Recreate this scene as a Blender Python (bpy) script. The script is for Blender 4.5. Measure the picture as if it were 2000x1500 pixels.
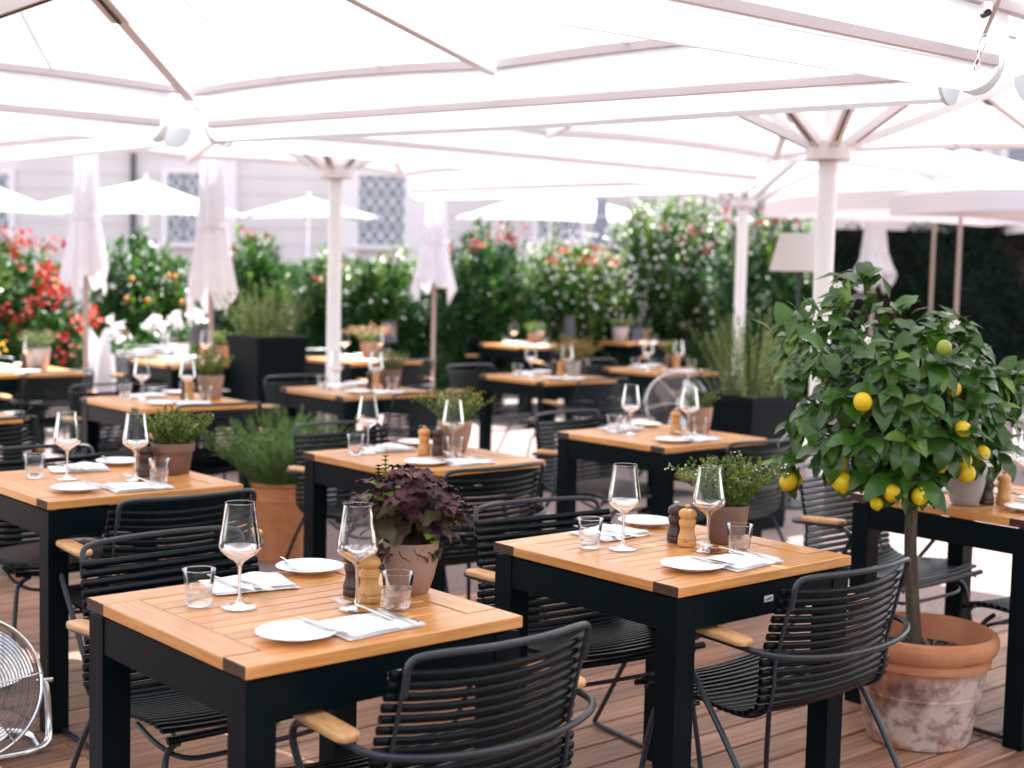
import bpy, math, random
from math import sin, cos, pi, radians
from mathutils import Vector, Matrix, Quaternion, Euler

for o in list(bpy.data.objects):
    bpy.data.objects.remove(o)
scene = bpy.context.scene
COL = scene.collection
random.seed(7)

# ------------------------------------------------------------------ camera
F = 2796.66                       # focal length in photo pixels (2000 wide)
PITCH, ROLL = radians(4.6052), radians(1.4057)
CAM = Vector((0, 0, 1.521))
FW = Vector((0, cos(PITCH), -sin(PITCH)))
R0 = Vector((1, 0, 0)); U0_ = R0.cross(FW)
RT = R0 * cos(ROLL) + U0_ * sin(ROLL)
UP = U0_ * cos(ROLL) - R0 * sin(ROLL)
cd = bpy.data.cameras.new('camera')
cam = bpy.data.objects.new('camera', cd); COL.objects.link(cam)
cam.matrix_world = Matrix(((RT.x, UP.x, -FW.x, CAM.x), (RT.y, UP.y, -FW.y, CAM.y), (RT.z, UP.z, -FW.z, CAM.z), (0, 0, 0, 1)))
cd.sensor_width = 36; cd.lens = F / 2000 * 36
cd.clip_end = 400; cd.clip_start = .05
cd.dof.use_dof = True; cd.dof.focus_distance = 3.65; cd.dof.aperture_fstop = 2.6; cd.dof.aperture_blades = 0
scene.camera = cam

# ------------------------------------------------------------------ light
SUN_EL, SUN_AZ = radians(60), radians(14)
w = bpy.data.worlds.new('World'); scene.world = w; w.use_nodes = True
nt = w.node_tree; nt.nodes.clear()
sky = nt.nodes.new('ShaderNodeTexSky'); sky.sky_type = 'NISHITA'; sky.sun_disc = False
sky.sun_elevation = SUN_EL; sky.sun_rotation = SUN_AZ; sky.air_density = 1.0; sky.dust_density = 2.0; sky.ozone_density = .6
bg = nt.nodes.new('ShaderNodeBackground'); bg.inputs[1].default_value = .14
wo = nt.nodes.new('ShaderNodeOutputWorld')
hs = nt.nodes.new('ShaderNodeHueSaturation'); hs.inputs['Saturation'].default_value = .45; nt.links.new(sky.outputs[0], hs.inputs['Color']); nt.links.new(hs.outputs[0], bg.inputs[0]); nt.links.new(bg.outputs[0], wo.inputs[0])
sl = bpy.data.lights.new('sun', 'SUN'); sl.energy = 4.6; sl.angle = radians(.5); sl.color = (1, .972, .945)
sun = bpy.data.objects.new('sun', sl); COL.objects.link(sun)
sd = Vector((sin(SUN_AZ) * cos(SUN_EL), cos(SUN_AZ) * cos(SUN_EL), sin(SUN_EL)))
sun.rotation_euler = sd.to_track_quat('Z', 'Y').to_euler(); sun.location = (3, 6, 12)
scene.view_settings.view_transform = 'Standard'; scene.view_settings.look = 'None'
scene.view_settings.exposure = 2.0; scene.view_settings.gamma = 1; scene.view_settings.use_curve_mapping = False
cy = scene.cycles
cy.use_denoising = True
cy.max_bounces = 12; cy.diffuse_bounces = 5; cy.glossy_bounces = 4; cy.transmission_bounces = 10; cy.transparent_max_bounces = 16
cy.caustics_reflective = False; cy.caustics_refractive = False
cy.sample_clamp_indirect = 6; cy.sample_clamp_direct = 30

# ------------------------------------------------------------------ helpers
def ray(px, py):
    return FW + RT * ((px - 1000) / F) + UP * ((750 - py) / F)
def PZ(px, py, z=0.0):
    d = ray(px, py); return CAM + d * ((z - CAM.z) / d.z)
def PY(px, py, Y):
    d = ray(px, py); return CAM + d * (Y / d.y)

def srgb(r, g, b):
    f = lambda c: (c / 255 / 12.92) if c / 255 <= .04045 else ((c / 255 + .055) / 1.055) ** 2.4
    return (f(r), f(g), f(b))

MATS = {}
def mat(name, color, rough=.5, spec=.5, metal=0., color2=None, nscale=30., stretch=(1, 1, 1), bump=0., bscale=200., island=0., objrand=0., trans=0., detail=4., coord='Object'):
    m = bpy.data.materials.new(name); m.use_nodes = True
    n = m.node_tree.nodes; L = m.node_tree.links; n.clear()
    out = n.new('ShaderNodeOutputMaterial'); p = n.new('ShaderNodeBsdfPrincipled')
    p.inputs['Roughness'].default_value = rough; p.inputs['Metallic'].default_value = metal
    p.inputs['Specular IOR Level'].default_value = spec
    col = n.new('ShaderNodeRGB'); col.outputs[0].default_value = (*color, 1); c = col.outputs[0]
    tc = n.new('ShaderNodeTexCoord'); mp = n.new('ShaderNodeMapping'); mp.inputs['Scale'].default_value = stretch
    L.new(tc.outputs[coord], mp.inputs[0])
    if objrand or objrand is None:
        oi = n.new('ShaderNodeObjectInfo'); va = n.new('ShaderNodeVectorMath'); va.operation = 'SCALE'; va.inputs[0].default_value = (37, 91, 53)
        L.new(oi.outputs['Random'], va.inputs['Scale']); ad = n.new('ShaderNodeVectorMath')
        L.new(mp.outputs[0], ad.inputs[0]); L.new(va.outputs[0], ad.inputs[1]); vec = ad.outputs[0]
    else: vec = mp.outputs[0]
    if color2 is not None:
        tx = n.new('ShaderNodeTexNoise'); tx.inputs['Scale'].default_value = nscale; tx.inputs['Detail'].default_value = detail
        L.new(vec, tx.inputs[0])
        rp = n.new('ShaderNodeValToRGB'); rp.color_ramp.elements[0].position = .35; rp.color_ramp.elements[1].position = .65
        L.new(tx.outputs[0], rp.inputs[0])
        mx = n.new('ShaderNodeMix'); mx.data_type = 'RGBA'; L.new(rp.outputs[0], mx.inputs[0]); L.new(c, mx.inputs[6]); mx.inputs[7].default_value = (*color2, 1); c = mx.outputs[2]
    for src, amt in (('obj', objrand), ('isl', island)):
        if not amt: continue
        if src == 'obj': rnd = oi.outputs['Random']
        else: g = n.new('ShaderNodeNewGeometry'); rnd = g.outputs['Random Per Island']
        mr = n.new('ShaderNodeMapRange'); mr.inputs[3].default_value = 1 - amt; mr.inputs[4].default_value = 1 + amt; L.new(rnd, mr.inputs[0])
        vm = n.new('ShaderNodeVectorMath'); vm.operation = 'SCALE'; L.new(c, vm.inputs[0]); L.new(mr.outputs[0], vm.inputs['Scale']); c = vm.outputs[0]
    L.new(c, p.inputs['Base Color'])
    if bump:
        bx = n.new('ShaderNodeTexNoise'); bx.inputs['Scale'].default_value = bscale; bx.inputs['Detail'].default_value = 3; L.new(vec, bx.inputs[0])
        bn = n.new('ShaderNodeBump'); bn.inputs['Strength'].default_value = bump; bn.inputs['Distance'].default_value = .004; L.new(bx.outputs[0], bn.inputs['Height']); L.new(bn.outputs[0], p.inputs['Normal'])
    sh = p.outputs[0]
    if trans:
        t = n.new('ShaderNodeBsdfTranslucent'); L.new(c, t.inputs[0])
        if trans < 1:
            bc = n.new('ShaderNodeVectorMath'); bc.operation = 'MULTIPLY'; L.new(c, bc.inputs[0]); bc.inputs[1].default_value = (1.5, 1.7, .8) if 'leaf' in name else (1, 1, 1); L.new(bc.outputs[0], t.inputs[0])
        ms = n.new('ShaderNodeMixShader'); ms.inputs[0].default_value = trans; L.new(sh, ms.inputs[1]); L.new(t.outputs[0], ms.inputs[2]); sh = ms.outputs[0]
    L.new(sh, out.inputs[0])
    MATS[name] = m
    return m

class MB:
    def __init__(s): s.v = []; s.f = []; s.mi = []; s.cur = 0
    def add(s, vs, fs):
        b = len(s.v); s.v += [tuple(v) for v in vs]; s.f += [tuple(b + i for i in f) for f in fs]; s.mi += [s.cur] * len(fs); return s
    def box(s, c, d, rz=0, M=None):
        x, y, z = d[0] / 2, d[1] / 2, d[2] / 2
        vs = [Vector((i * x, j * y, k * z)) for k in (-1, 1) for j in (-1, 1) for i in (-1, 1)]
        if M: vs = [M @ v for v in vs]
        elif rz: q = Matrix.Rotation(rz, 3, 'Z'); vs = [q @ v for v in vs]
        c = Vector(c)
        return s.add([v + c for v in vs], [(0, 2, 3, 1), (4, 5, 7, 6), (0, 1, 5, 4), (2, 6, 7, 3), (0, 4, 6, 2), (1, 3, 7, 5)])
    def bbox(s, c, d, b=.003):                       # box with chamfered vertical and top edges
        x, y, z = d[0] / 2, d[1] / 2, d[2] / 2; c = Vector(c)
        b = min(b, x * .9, y * .9, z * .9)
        def ring(ix, iz): return [(c.x - x + ix, c.y - y + ix, c.z + iz), (c.x + x - ix, c.y - y + ix, c.z + iz), (c.x + x - ix, c.y + y - ix, c.z + iz), (c.x - x + ix, c.y + y - ix, c.z + iz)]
        vs = ring(b, -z) + ring(0, -z + b) + ring(0, z - b) + ring(b, z)
        fs = [(3, 2, 1, 0), (12, 13, 14, 15)]
        for k in range(3):
            for i in range(4): fs.append((4 * k + i, 4 * k + (i + 1) % 4, 4 * k + 4 + (i + 1) % 4, 4 * k + 4 + i))
        return s.add(vs, fs)
    def tube(s, pts, r, n=8, closed=False, caps=True):
        pts = [Vector(p) for p in pts]; m = len(pts)
        rr = r if isinstance(r, (list, tuple)) else [r] * m
        if len(rr) != m: rr = [rr[min(len(rr) - 1, int(i / max(1, m - 1) * (len(rr) - 1) + .5))] for i in range(m)]
        vs = []; prev = None
        for i, p in enumerate(pts):
            if closed: t = pts[(i + 1) % m] - pts[i - 1]
            else: t = pts[min(i + 1, m - 1)] - pts[max(i - 1, 0)]
            if t.length < 1e-9: t = Vector((0, 0, 1))
            t.normalize()
            if prev is None:
                a = Vector((0, 0, 1)) if abs(t.z) < .9 else Vector((1, 0, 0))
                u = t.cross(a).normalized()
            else:
                u = (prev - t * prev.dot(t))
                u = u.normalized() if u.length > 1e-6 else t.orthogonal().normalized()
            prev = u; q = t.cross(u)
            for k in range(n):
                a = 2 * pi * k / n; vs.append(p + (u * cos(a) + q * sin(a)) * rr[i])
        fs = []
        for i in range(m if closed else m - 1):
            j = (i + 1) % m
            for k in range(n): fs.append((i * n + k, i * n + (k + 1) % n, j * n + (k + 1) % n, j * n + k))
        if caps and not closed: fs += [tuple(range(n - 1, -1, -1)), tuple((m - 1) * n + k for k in range(n))]
        return s.add(vs, fs)
    def lathe(s, prof, n=24, c=(0, 0, 0), mod=None, caps=False):
        vs = []; c = Vector(c)
        for (r, z) in prof:
            for k in range(n):
                a = 2 * pi * k / n; q = r * (mod(a, z) if mod else 1); vs.append((c.x + q * cos(a), c.y + q * sin(a), c.z + z))
        fs = []
        for i in range(len(prof) - 1):
            for k in range(n): fs.append((i * n + k, i * n + (k + 1) % n, (i + 1) * n + (k + 1) % n, (i + 1) * n + k))
        if caps: fs += [tuple(range(n - 1, -1, -1)), tuple((len(prof) - 1) * n + k for k in range(n))]
        return s.add(vs, fs)
    def quad(s, a, b, c, d): return s.add([a, b, c, d], [(0, 1, 2, 3)])
    def grid(s, fn, nu, nv):
        vs = [fn(i / nu, j / nv) for j in range(nv + 1) for i in range(nu + 1)]
        return s.add(vs, [(j * (nu + 1) + i, j * (nu + 1) + i + 1, (j + 1) * (nu + 1) + i + 1, (j + 1) * (nu + 1) + i) for j in range(nv) for i in range(nu)])
    def mesh(s, name, mats, smooth=40):
        me = bpy.data.meshes.new(name); me.from_pydata(s.v, [], s.f)
        if not isinstance(mats, (list, tuple)): mats = [mats]
        for m in mats: me.materials.append(MATS[m] if isinstance(m, str) else m)
        if len(mats) > 1: me.polygons.foreach_set('material_index', s.mi)
        if smooth:
            me.polygons.foreach_set('use_smooth', [True] * len(me.polygons))
            if smooth < 180: me.set_sharp_from_angle(angle=radians(smooth))
        me.update(); return me
    def build(s, name, mats, parent=None, smooth=40, **k):
        return put(name, s.mesh(name, mats, smooth), parent, **k)

def put(name, me, parent=None, loc=None, rot=None, scale=None, kind=None, label=None, cat=None, group=None):
    o = bpy.data.objects.new(name, me); COL.objects.link(o)
    if parent is not None: o.parent = parent
    if loc is not None: o.location = loc
    if rot is not None: o.rotation_euler = rot
    if scale is not None: o.scale = scale
    if kind: o['kind'] = kind
    if label: o['label'] = label
    if cat: o['category'] = cat
    if group: o['group'] = group
    return o
def thing(name, label, cat, loc=(0, 0, 0), rz=0, group=None, rot=None):
    return put(name, None, None, loc, rot if rot else (0, 0, rz), label=label, cat=cat, group=group)
KIDS = {}
def dup(root, loc, rz=0, label=None, group=None, rot=None):
    def cp(o, par):
        c = o.copy(); COL.objects.link(c)
        if par is not None: c.parent = par
        for ch in o.children: cp(ch, c)
        return c
    r = cp(root, None); r.location = loc; r.rotation_euler = rot if rot else (0, 0, rz)
    if label: r['label'] = label
    if group: r['group'] = group
    return r

def chaikin(p, it=2, closed=False):
    p = [Vector(q) for q in p]
    for _ in range(it):
        q = [] if closed else [p[0]]
        for i in range(len(p) if closed else len(p) - 1):
            a, b = p[i], p[(i + 1) % len(p)]
            q += [a * .75 + b * .25, a * .25 + b * .75]
        if not closed: q.append(p[-1])
        p = q
    return p

def rnd(a, b): return random.uniform(a, b)
def rdir():
    while True:
        v = Vector((rnd(-1, 1), rnd(-1, 1), rnd(-1, 1)))
        if .05 < v.length < 1: return v.normalized()

def leaf_quad(mb, p, d, L, W, nrm=None, fold=.25, curl=.15):
    """one small leaf: 6 vertices folded along its midrib"""
    d = d.normalized()
    s = d.cross(nrm if nrm is not None else rdir())
    if s.length < 1e-4: s = d.orthogonal()
    s.normalize(); n = s.cross(d)
    m = p + d * L * .5 + n * (curl * L); t = p + d * L
    mb.add([p, m + s * W * .5 + n * W * fold, t, m - s * W * .5 + n * W * fold, m], [(0, 1, 4), (1, 2, 4), (2, 3, 4), (3, 0, 4)])

# ------------------------------------------------------------------ materials
mat('teak', (.72, .345, .115), .27, .7, color2=(.57, .23, .062), nscale=11, stretch=(10, .5, 10), bump=.08, bscale=60, objrand=.16, detail=7.)
mat('end_grain', (.085, .038, .022), .6, .3, color2=(.05, .022, .014), nscale=60)
mat('black_paint', (.0006, .0048, .0068), .42, .10)
mat('black_plastic', (.0006, .0042, .0056), .27, .18)
mat('steel_dark', (.014, .019, .027), .36, .5)
mat('bamboo', (.68, .40, .19), .42, .5, color2=(.50, .25, .09), nscale=12, stretch=(30, 1.5, 10), objrand=.06)
mat('deck_wood', (.36, .185, .112), .56, .4, color2=(.18, .092, .060), nscale=5, stretch=(12, .5, 12), bump=.35, bscale=25, objrand=.26)
mat('white_paint', (.86, .835, .85), .4, .5)
mat('canvas', (.82, .838, .855), .85, .2, color2=(.765, .785, .80), nscale=2.2, trans=.27)
mat('canvas_hem_shaded', (.72, .67, .69), .85, .2, trans=.12)  # doubled cloth; the pinkish darker tone also paints shade on hems and rails
mat('canvas_folded', (.80, .765, .785), .9, .2, color2=(.75, .71, .735), nscale=5, trans=.25)
mat('dark_slot', (.03, .03, .032), .6, .3)
mat('chrome', (.72, .70, .70), .18, .5, metal=1.)
mat('wire', (.20, .185, .185), .35, .5, metal=.7)
mat('steel_blade', (.75, .74, .74), .16, .5, metal=1.)
mat('porcelain', (.90, .895, .90), .22, .5)
mat('linen', (.90, .89, .91), .85, .2, bump=.12, bscale=900)
mat('mill_light', (.66, .34, .115), .33, .5, color2=(.58, .28, .085), nscale=30, stretch=(1, 1, .3))
mat('mill_dark', (.040, .017, .010), .35, .5)
mat('clay_taupe', (.36, .225, .165), .65, .35, color2=(.31, .19, .14), nscale=14)
mat('clay_brown', (.22, .125, .095), .65, .35, color2=(.17, .095, .075), nscale=20)
mat('clay_grey', (.42, .38, .40), .5, .4, color2=(.37, .33, .345), nscale=9)
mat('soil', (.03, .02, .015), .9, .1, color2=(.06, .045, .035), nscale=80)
mat('plastic_terracotta', (.50, .20, .085), .55, .4, color2=(.44, .165, .065), nscale=18)
mat('gravel', (.30, .225, .21), .85, .25, color2=(.17, .12, .112), nscale=55, bump=.5, bscale=60, detail=6)
mat('slot_black', (.004, .004, .005), .8, .1)
mat('bark', (.11, .085, .06), .85, .2, color2=(.06, .045, .032), nscale=14, stretch=(6, 6, 1), bump=.7, bscale=40)
mat('stem', (.09, .13, .04), .7, .3)
mat('leaf_lemon', (.026, .082, .010), .28, .5, color2=(.050, .125, .018), nscale=14, objrand=.35, trans=.18)
mat('leaf_lemon_young', (.11, .20, .025), .36, .5, objrand=.3, trans=.22)
mat('lemon', (.70, .52, .010), .38, .4, color2=(.67, .44, .006), nscale=14, bump=.25, bscale=220)
mat('lemon_green', (.34, .38, .05), .38, .5, color2=(.26, .32, .04), nscale=18, bump=.25, bscale=220)
mat('blossom', (.80, .77, .73), .6, .3, trans=.25)
mat('leaf_basil', (.085, .022, .032), .5, .28, color2=(.036, .013, .017), nscale=45, objrand=.45, trans=.12)
mat('leaf_basil_green', (.12, .20, .03), .45, .5, objrand=.3, trans=.25)
mat('leaf_basil_mixed', (.062, .062, .020), .5, .3, color2=(.055, .022, .022), nscale=30, objrand=.35, trans=.12)
mat('leaf_herb', (.13, .185, .032), .5, .4, island=.5, trans=.25)
mat('leaf_rosemary', (.12, .205, .055), .55, .35, island=.55, trans=.12)
mat('leaf_rosemary_pale', (.13, .165, .062), .55, .35, island=.5, trans=.2)
mat('leaf_oleander', (.030, .092, .016), .36, .3, island=.6, trans=.22)
mat('leaf_oleander_sunlit', (.10, .16, .03), .32, .45, island=.6, trans=.3)  # yellow-green copy of the oleander leaf with sunlight put into its colour
mat('leaf_deep', (.020, .072, .016), .42, .25, island=.6, trans=.15)
mat('leaf_dark', (.0035, .0165, .0105), .45, .16, island=.6, trans=.1)
mat('leaf_ochre', (.26, .17, .06), .6, .3, island=.5, trans=.2)
mat('petal_red', (.40, .010, .012), .5, .3, island=.4, trans=.15)
mat('petal_coral', (.58, .06, .025), .5, .3, island=.3, trans=.2)
mat('petal_pink', (.62, .30, .24), .5, .4, island=.3, trans=.3)
mat('petal_white', (.82, .78, .77), .5, .4, island=.1, trans=.3)
mat('petal_yellow', (.80, .50, .05), .5, .4, island=.3, trans=.2)
mat('orange_fruit', (.55, .20, .012), .4, .5)
mat('wall_stone', (.70, .62, .61), .9, .2, color2=(.64, .56, .555), nscale=1.3)
mat('trim_stone', (.78, .70, .70), .9, .2)
mat('canvas_lilac', (.40, .38, .47), .9, .2, trans=.1)
mat('window_dark', (.24, .24, .28), .2, .5)
mat('iron', (.09, .09, .11), .5, .4)
mat('lamp_shade', (.72, .655, .63), .8, .2, trans=.3)
mat('lamp_grey', (.085, .085, .10), .7, .3)
mat('planter_black', (.0008, .0045, .0058), .5, .09)
mat('cushion', (.075, .06, .058), .95, .1, bump=.2, bscale=500)
mat('pole_wood', (.42, .31, .27), .5, .4)
mat('tag_metal', (.60, .56, .55), .35, .5)
mat('ink', (.02, .02, .022), .7, .2)

# weathered terracotta: orange clay under white lime bloom
def weathered():
    m = bpy.data.materials.new('clay_weathered'); m.use_nodes = True
    n = m.node_tree.nodes; L = m.node_tree.links; p = n['Principled BSDF']; p.inputs['Roughness'].default_value = .8
    p.inputs['Specular IOR Level'].default_value = .25
    tc = n.new('ShaderNodeTexCoord')
    def noise(scale, st, lo, hi, rough=.6):
        mp = n.new('ShaderNodeMapping'); mp.inputs['Scale'].default_value = st; mp.inputs['Location'].default_value = (3.1, 1.7, 4.2); L.new(tc.outputs['Object'], mp.inputs[0])
        t = n.new('ShaderNodeTexNoise'); t.inputs['Scale'].default_value = scale; t.inputs['Detail'].default_value = 8; t.inputs['Roughness'].default_value = rough; L.new(mp.outputs[0], t.inputs[0])
        r = n.new('ShaderNodeMapRange'); r.interpolation_type = 'SMOOTHSTEP'; r.inputs[1].default_value = lo; r.inputs[2].default_value = hi; L.new(t.outputs[0], r.inputs[0]); return r.outputs[0]
    sp = n.new('ShaderNodeSeparateXYZ'); L.new(tc.outputs['Object'], sp.inputs[0])
    # the bloom stays on the body: from the base up to under the rim
    hz = n.new('ShaderNodeMapRange'); hz.inputs[1].default_value = .235; hz.inputs[2].default_value = .275; hz.inputs[3].default_value = 1; hz.inputs[4].default_value = 0; L.new(sp.outputs['Z'], hz.inputs[0])
    def mix(f, a, b):
        x = n.new('ShaderNodeMix'); x.data_type = 'RGBA'
        L.new(f, x.inputs[0])
        for s, v in ((6, a), (7, b)):
            if isinstance(v, tuple): x.inputs[s].default_value = (*v, 1)
            else: L.new(v, x.inputs[s])
        return x.outputs[2]
    def mul(a, b):
        x = n.new('ShaderNodeMath'); x.operation = 'MULTIPLY'; L.new(a, x.inputs[0])
        if isinstance(b, float): x.inputs[1].default_value = b
        else: L.new(b, x.inputs[1])
        return x.outputs[0]
    c = mix(noise(7, (1, 1, 1), .35, .7), (.52, .225, .115), (.43, .165, .085))
    c = mix(mul(noise(5, (1, 1, .8), .42, .55), hz.outputs[0]), c, (.15, .065, .048))
    c = mix(mul(noise(5, (1.1, 1.1, 1.2), .44, .60), hz.outputs[0]), c, (.52, .40, .35))
    c = mix(mul(mul(noise(22, (1, 1, 1.5), .5, .66), hz.outputs[0]), .8), c, (.24, .15, .12))
    c = mix(mul(noise(60, (1, 1, .35), .56, .72), .35), c, (.18, .09, .06))
    L.new(c, p.inputs['Base Color'])
    b = n.new('ShaderNodeBump'); b.inputs['Strength'].default_value = .3; b.inputs['Distance'].default_value = .004
    t = n.new('ShaderNodeTexNoise'); t.inputs['Scale'].default_value = 70; t.inputs['Detail'].default_value = 6; L.new(tc.outputs['Object'], t.inputs[0]); L.new(t.outputs[0], b.inputs['Height']); L.new(b.outputs[0], p.inputs['Normal'])
    MATS['clay_weathered'] = m
weathered()

def glass_thin():
    m = bpy.data.materials.new('glass_thin'); m.use_nodes = True; n = m.node_tree.nodes; L = m.node_tree.links; n.clear()
    o = n.new('ShaderNodeOutputMaterial'); mx = n.new('ShaderNodeMixShader'); fr = n.new('ShaderNodeFresnel'); fr.inputs[0].default_value = 1.33
    t = n.new('ShaderNodeBsdfTransparent'); t.inputs[0].default_value = (.95, .95, .95, 1); g = n.new('ShaderNodeBsdfGlossy'); g.inputs['Roughness'].default_value = .015
    L.new(fr.outputs[0], mx.inputs[0]); L.new(t.outputs[0], mx.inputs[1]); L.new(g.outputs[0], mx.inputs[2]); L.new(mx.outputs[0], o.inputs[0]); MATS['glass_thin'] = m
    m = bpy.data.materials.new('glass_solid'); m.use_nodes = True; n = m.node_tree.nodes; L = m.node_tree.links; n.clear()
    o = n.new('ShaderNodeOutputMaterial'); g = n.new('ShaderNodeBsdfGlass'); g.inputs['IOR'].default_value = 1.5; g.inputs['Roughness'].default_value = .0
    t = n.new('ShaderNodeBsdfTransparent'); mx = n.new('ShaderNodeMixShader'); mx.inputs[0].default_value = .3
    L.new(g.outputs[0], mx.inputs[1]); L.new(t.outputs[0], mx.inputs[2]); L.new(mx.outputs[0], o.inputs[0]); MATS['glass_solid'] = m
glass_thin()
# ------------------------------------------------------------------ layout
TH = radians(-49.0893)
DU = Vector((cos(TH), sin(TH), 0)); DV = Vector((-sin(TH), cos(TH), 0))
TS, TZ = .70, .755                                    # table top side and height

# ------------------------------------------------------------------ ground
def sheet(name, pts, z, m, kind='structure', t=.02):
    mb = MB(); n = len(pts)
    mb.add([(x, y, z) for x, y in pts] + [(x, y, z - t) for x, y in pts], [tuple(range(n)), tuple(range(2 * n - 1, n - 1, -1))] + [(i, i + n, (i + 1) % n + n, (i + 1) % n) for i in range(n)])
    return mb.build(name, m, smooth=0, kind=kind)
EDGE_A, EDGE_B = Vector((-2.48, 6.92, 0)), Vector((2.13, 6.40, 0))      # far edge of the wooden deck
ed = (EDGE_B - EDGE_A).normalized()
EL, ER = EDGE_A - ed * 14, EDGE_B + ed * 14
sheet('ground', [(-60, -40), (60, -40), (60, 80), (-60, 80)], -.045, 'slot_black')
sheet('gravel_floor', [(EL.x, EL.y + .004), (ER.x, ER.y + .004), (ER.x, 15.5), (EL.x, 15.5)], 0, 'gravel')
mat('sunlit_floor_pale', (.30, .265, .25), .85, .25, color2=(.25, .22, .21), nscale=6)  # paler copy of the floor; sunlight beyond the parasols put into its colour
sheet('sunlit_floor', [(-40, 15.505), (40, 15.505), (40, 60), (-40, 60)], 0, 'sunlit_floor_pale')

deck = put('deck', None, kind='structure')
pitch = .146
O = Vector((0, 0, 0)); nE = Vector((-ed.y, ed.x, 0))
def v_edge(u):                                       # where the row at offset u meets the far edge
    p = DU * u; return (EDGE_A - p).dot(nE) / DV.dot(nE)
SEAM = PZ(140, 1460).dot(DV)
i0 = -62
for i in range(i0, 22):
    ua, ub = i * pitch + .0052, (i + 1) * pitch - .0052
    va, vb = v_edge(ua), v_edge(ub)
    lo = -6.0
    cuts = [lo]; c = SEAM if i % 2 == 0 or i < -18 else SEAM + 1.35 + .3 * ((i * 7) % 3)
    ks = sorted([c - 3.2, c, c + 2.6 + .4 * (i % 3), c + 5.6])
    cuts += [k for k in ks if lo + .3 < k < min(va, vb) - .25]
    cuts.append(None)
    for a, b in zip(cuts[:-1], cuts[1:]):
        A0, A1 = (a + .002, a + .002); B0, B1 = (va, vb) if b is None else (b - .002, b - .002)
        mid = DU * (ua + ub) / 2 + DV * ((A0 + min(B0, B1)) / 2)
        # boards outside the view and its surroundings are not needed
        P0, P1 = DU * ua + DV * A0, DU * ua + DV * B0
        if max(P0.y, P1.y) < .8 or min(P0.x, P1.x) > 6 or max(P0.x, P1.x) < -6.5: continue
        mb = MB(); e = .0035; dz = rnd(-.0015, .0015)
        def pt(u, v, z): q = DU * (u - (ua + ub) / 2) + DV * (v - A0); return (q.x, q.y, z)
        # local frame: x across, y along the board
        W2 = (ub - ua) / 2; ya, y0, y1 = 0, B0 - A0, B1 - A0
        vs = [(-W2, ya, -.03), (W2, ya, -.03), (W2, y1, -.03), (-W2, y0, -.03),
              (-W2, ya, -e), (W2, ya, -e), (W2, y1, -e), (-W2, y0, -e),
              (-W2 + e, ya, 0), (W2 - e, ya, 0), (W2 - e, y1, 0), (-W2 + e, y0, 0)]
        fs = [(3, 2, 1, 0), (8, 9, 10, 11)] + [(4 * k + j, 4 * k + (j + 1) % 4, 4 * k + 4 + (j + 1) % 4, 4 * k + 4 + j) for k in range(2) for j in range(4)]
        mb.add(vs, fs)
        o = mb.build('plank', 'deck_wood', deck, smooth=0)
        q = DU * (ua + ub) / 2 + DV * A0
        o.location = (q.x, q.y, dz); o.rotation_euler = (0, 0, TH)

# ------------------------------------------------------------------ building behind
WY = 27.0
wall = thing('stone_building', 'pale grooved stone facade far behind the oleander hedge', 'building', (0, WY, 0))
mb = MB(); mb.box((0, .30, 4), (36, .5, 8)); mb.build('wall', 'trim_stone', wall, smooth=0)
me = MB().bbox((0, 0, 0), (36, .06, .304), .005).mesh('stone_course', 'wall_stone', 0)
for k in range(20): put('stone_course', me, wall, (0, .02, .15 + k * .31))
def wx(px): return PY(px, 430, WY).x
for px in (442, 680, 812, 1290):
    MB().bbox((wx(px), -.05, 3.0), (.42, .10, 6), .01).build('pilaster', 'trim_stone', wall, smooth=0)
def window(parent, x, z0, z1, w, grille=True, y=-.04):
    f = MB()
    for sx in (-1, 1): f.bbox((x + sx * (w / 2 + .06), y - .02, (z0 + z1) / 2), (.12, .10, z1 - z0 + .24), .01)
    f.bbox((x, y - .021, z1 + .06), (w, .098, .12), .01)
    f = f.build('window', 'trim_stone', parent, smooth=0)
    MB().box((x, y + .02, (z0 + z1) / 2), (w, .02, z1 - z0)).build('pane', 'window_dark', f, smooth=0)
    MB().bbox((x, y - .05, z0 - .06), (w + .3, .2, .10), .01).build('sill', 'trim_stone', f, smooth=0)
    if grille:
        g = MB(); st = .20; nx = int(w / st); nz = int((z1 - z0) / (st * 1.4))
        for a in range(nx):
            for b in range(nz):
                cx, cz = x - w / 2 + (a + .5) * w / nx, z0 + (b + .5) * (z1 - z0) / nz
                pts = [(cx, y - .03, cz + st * .72), (cx + st * .5, y - .03, cz), (cx, y - .03, cz - st * .72), (cx - st * .5, y - .03, cz)]
                g.tube(pts, .022, 4, closed=True)
        go = g.build('grille', 'white_paint', f, smooth=0); go['kind'] = 'stuff'
for (a, b, t, u) in ((700, 790, 345, 477), (330, 392, 340, 472), (1052, 1132, 300, 468), (-60, 20, 340, 470)):
    window(wall, (wx(a) + wx(b)) / 2, PY((a + b) / 2, u, WY).z, PY((a + b) / 2, t, WY).z, wx(b) - wx(a))
MB().tube([(wx(262), -.09, .2), (wx(262), -.09, 6)], .05, 8).build('downpipe', 'lamp_grey', wall)

side = thing('side_building', 'pale building with dark upper windows above the right parasols', 'building', (9.5, 22, 0))
MB().box((0, 2, 3.6), (9, 4, 7.2)).build('wall', 'trim_stone', side, smooth=0)
for x in (-3.0, -1.55, -.1, 1.4):
    window(side, x, 3.1, 4.9, 1.05, False, y=-.03)

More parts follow.
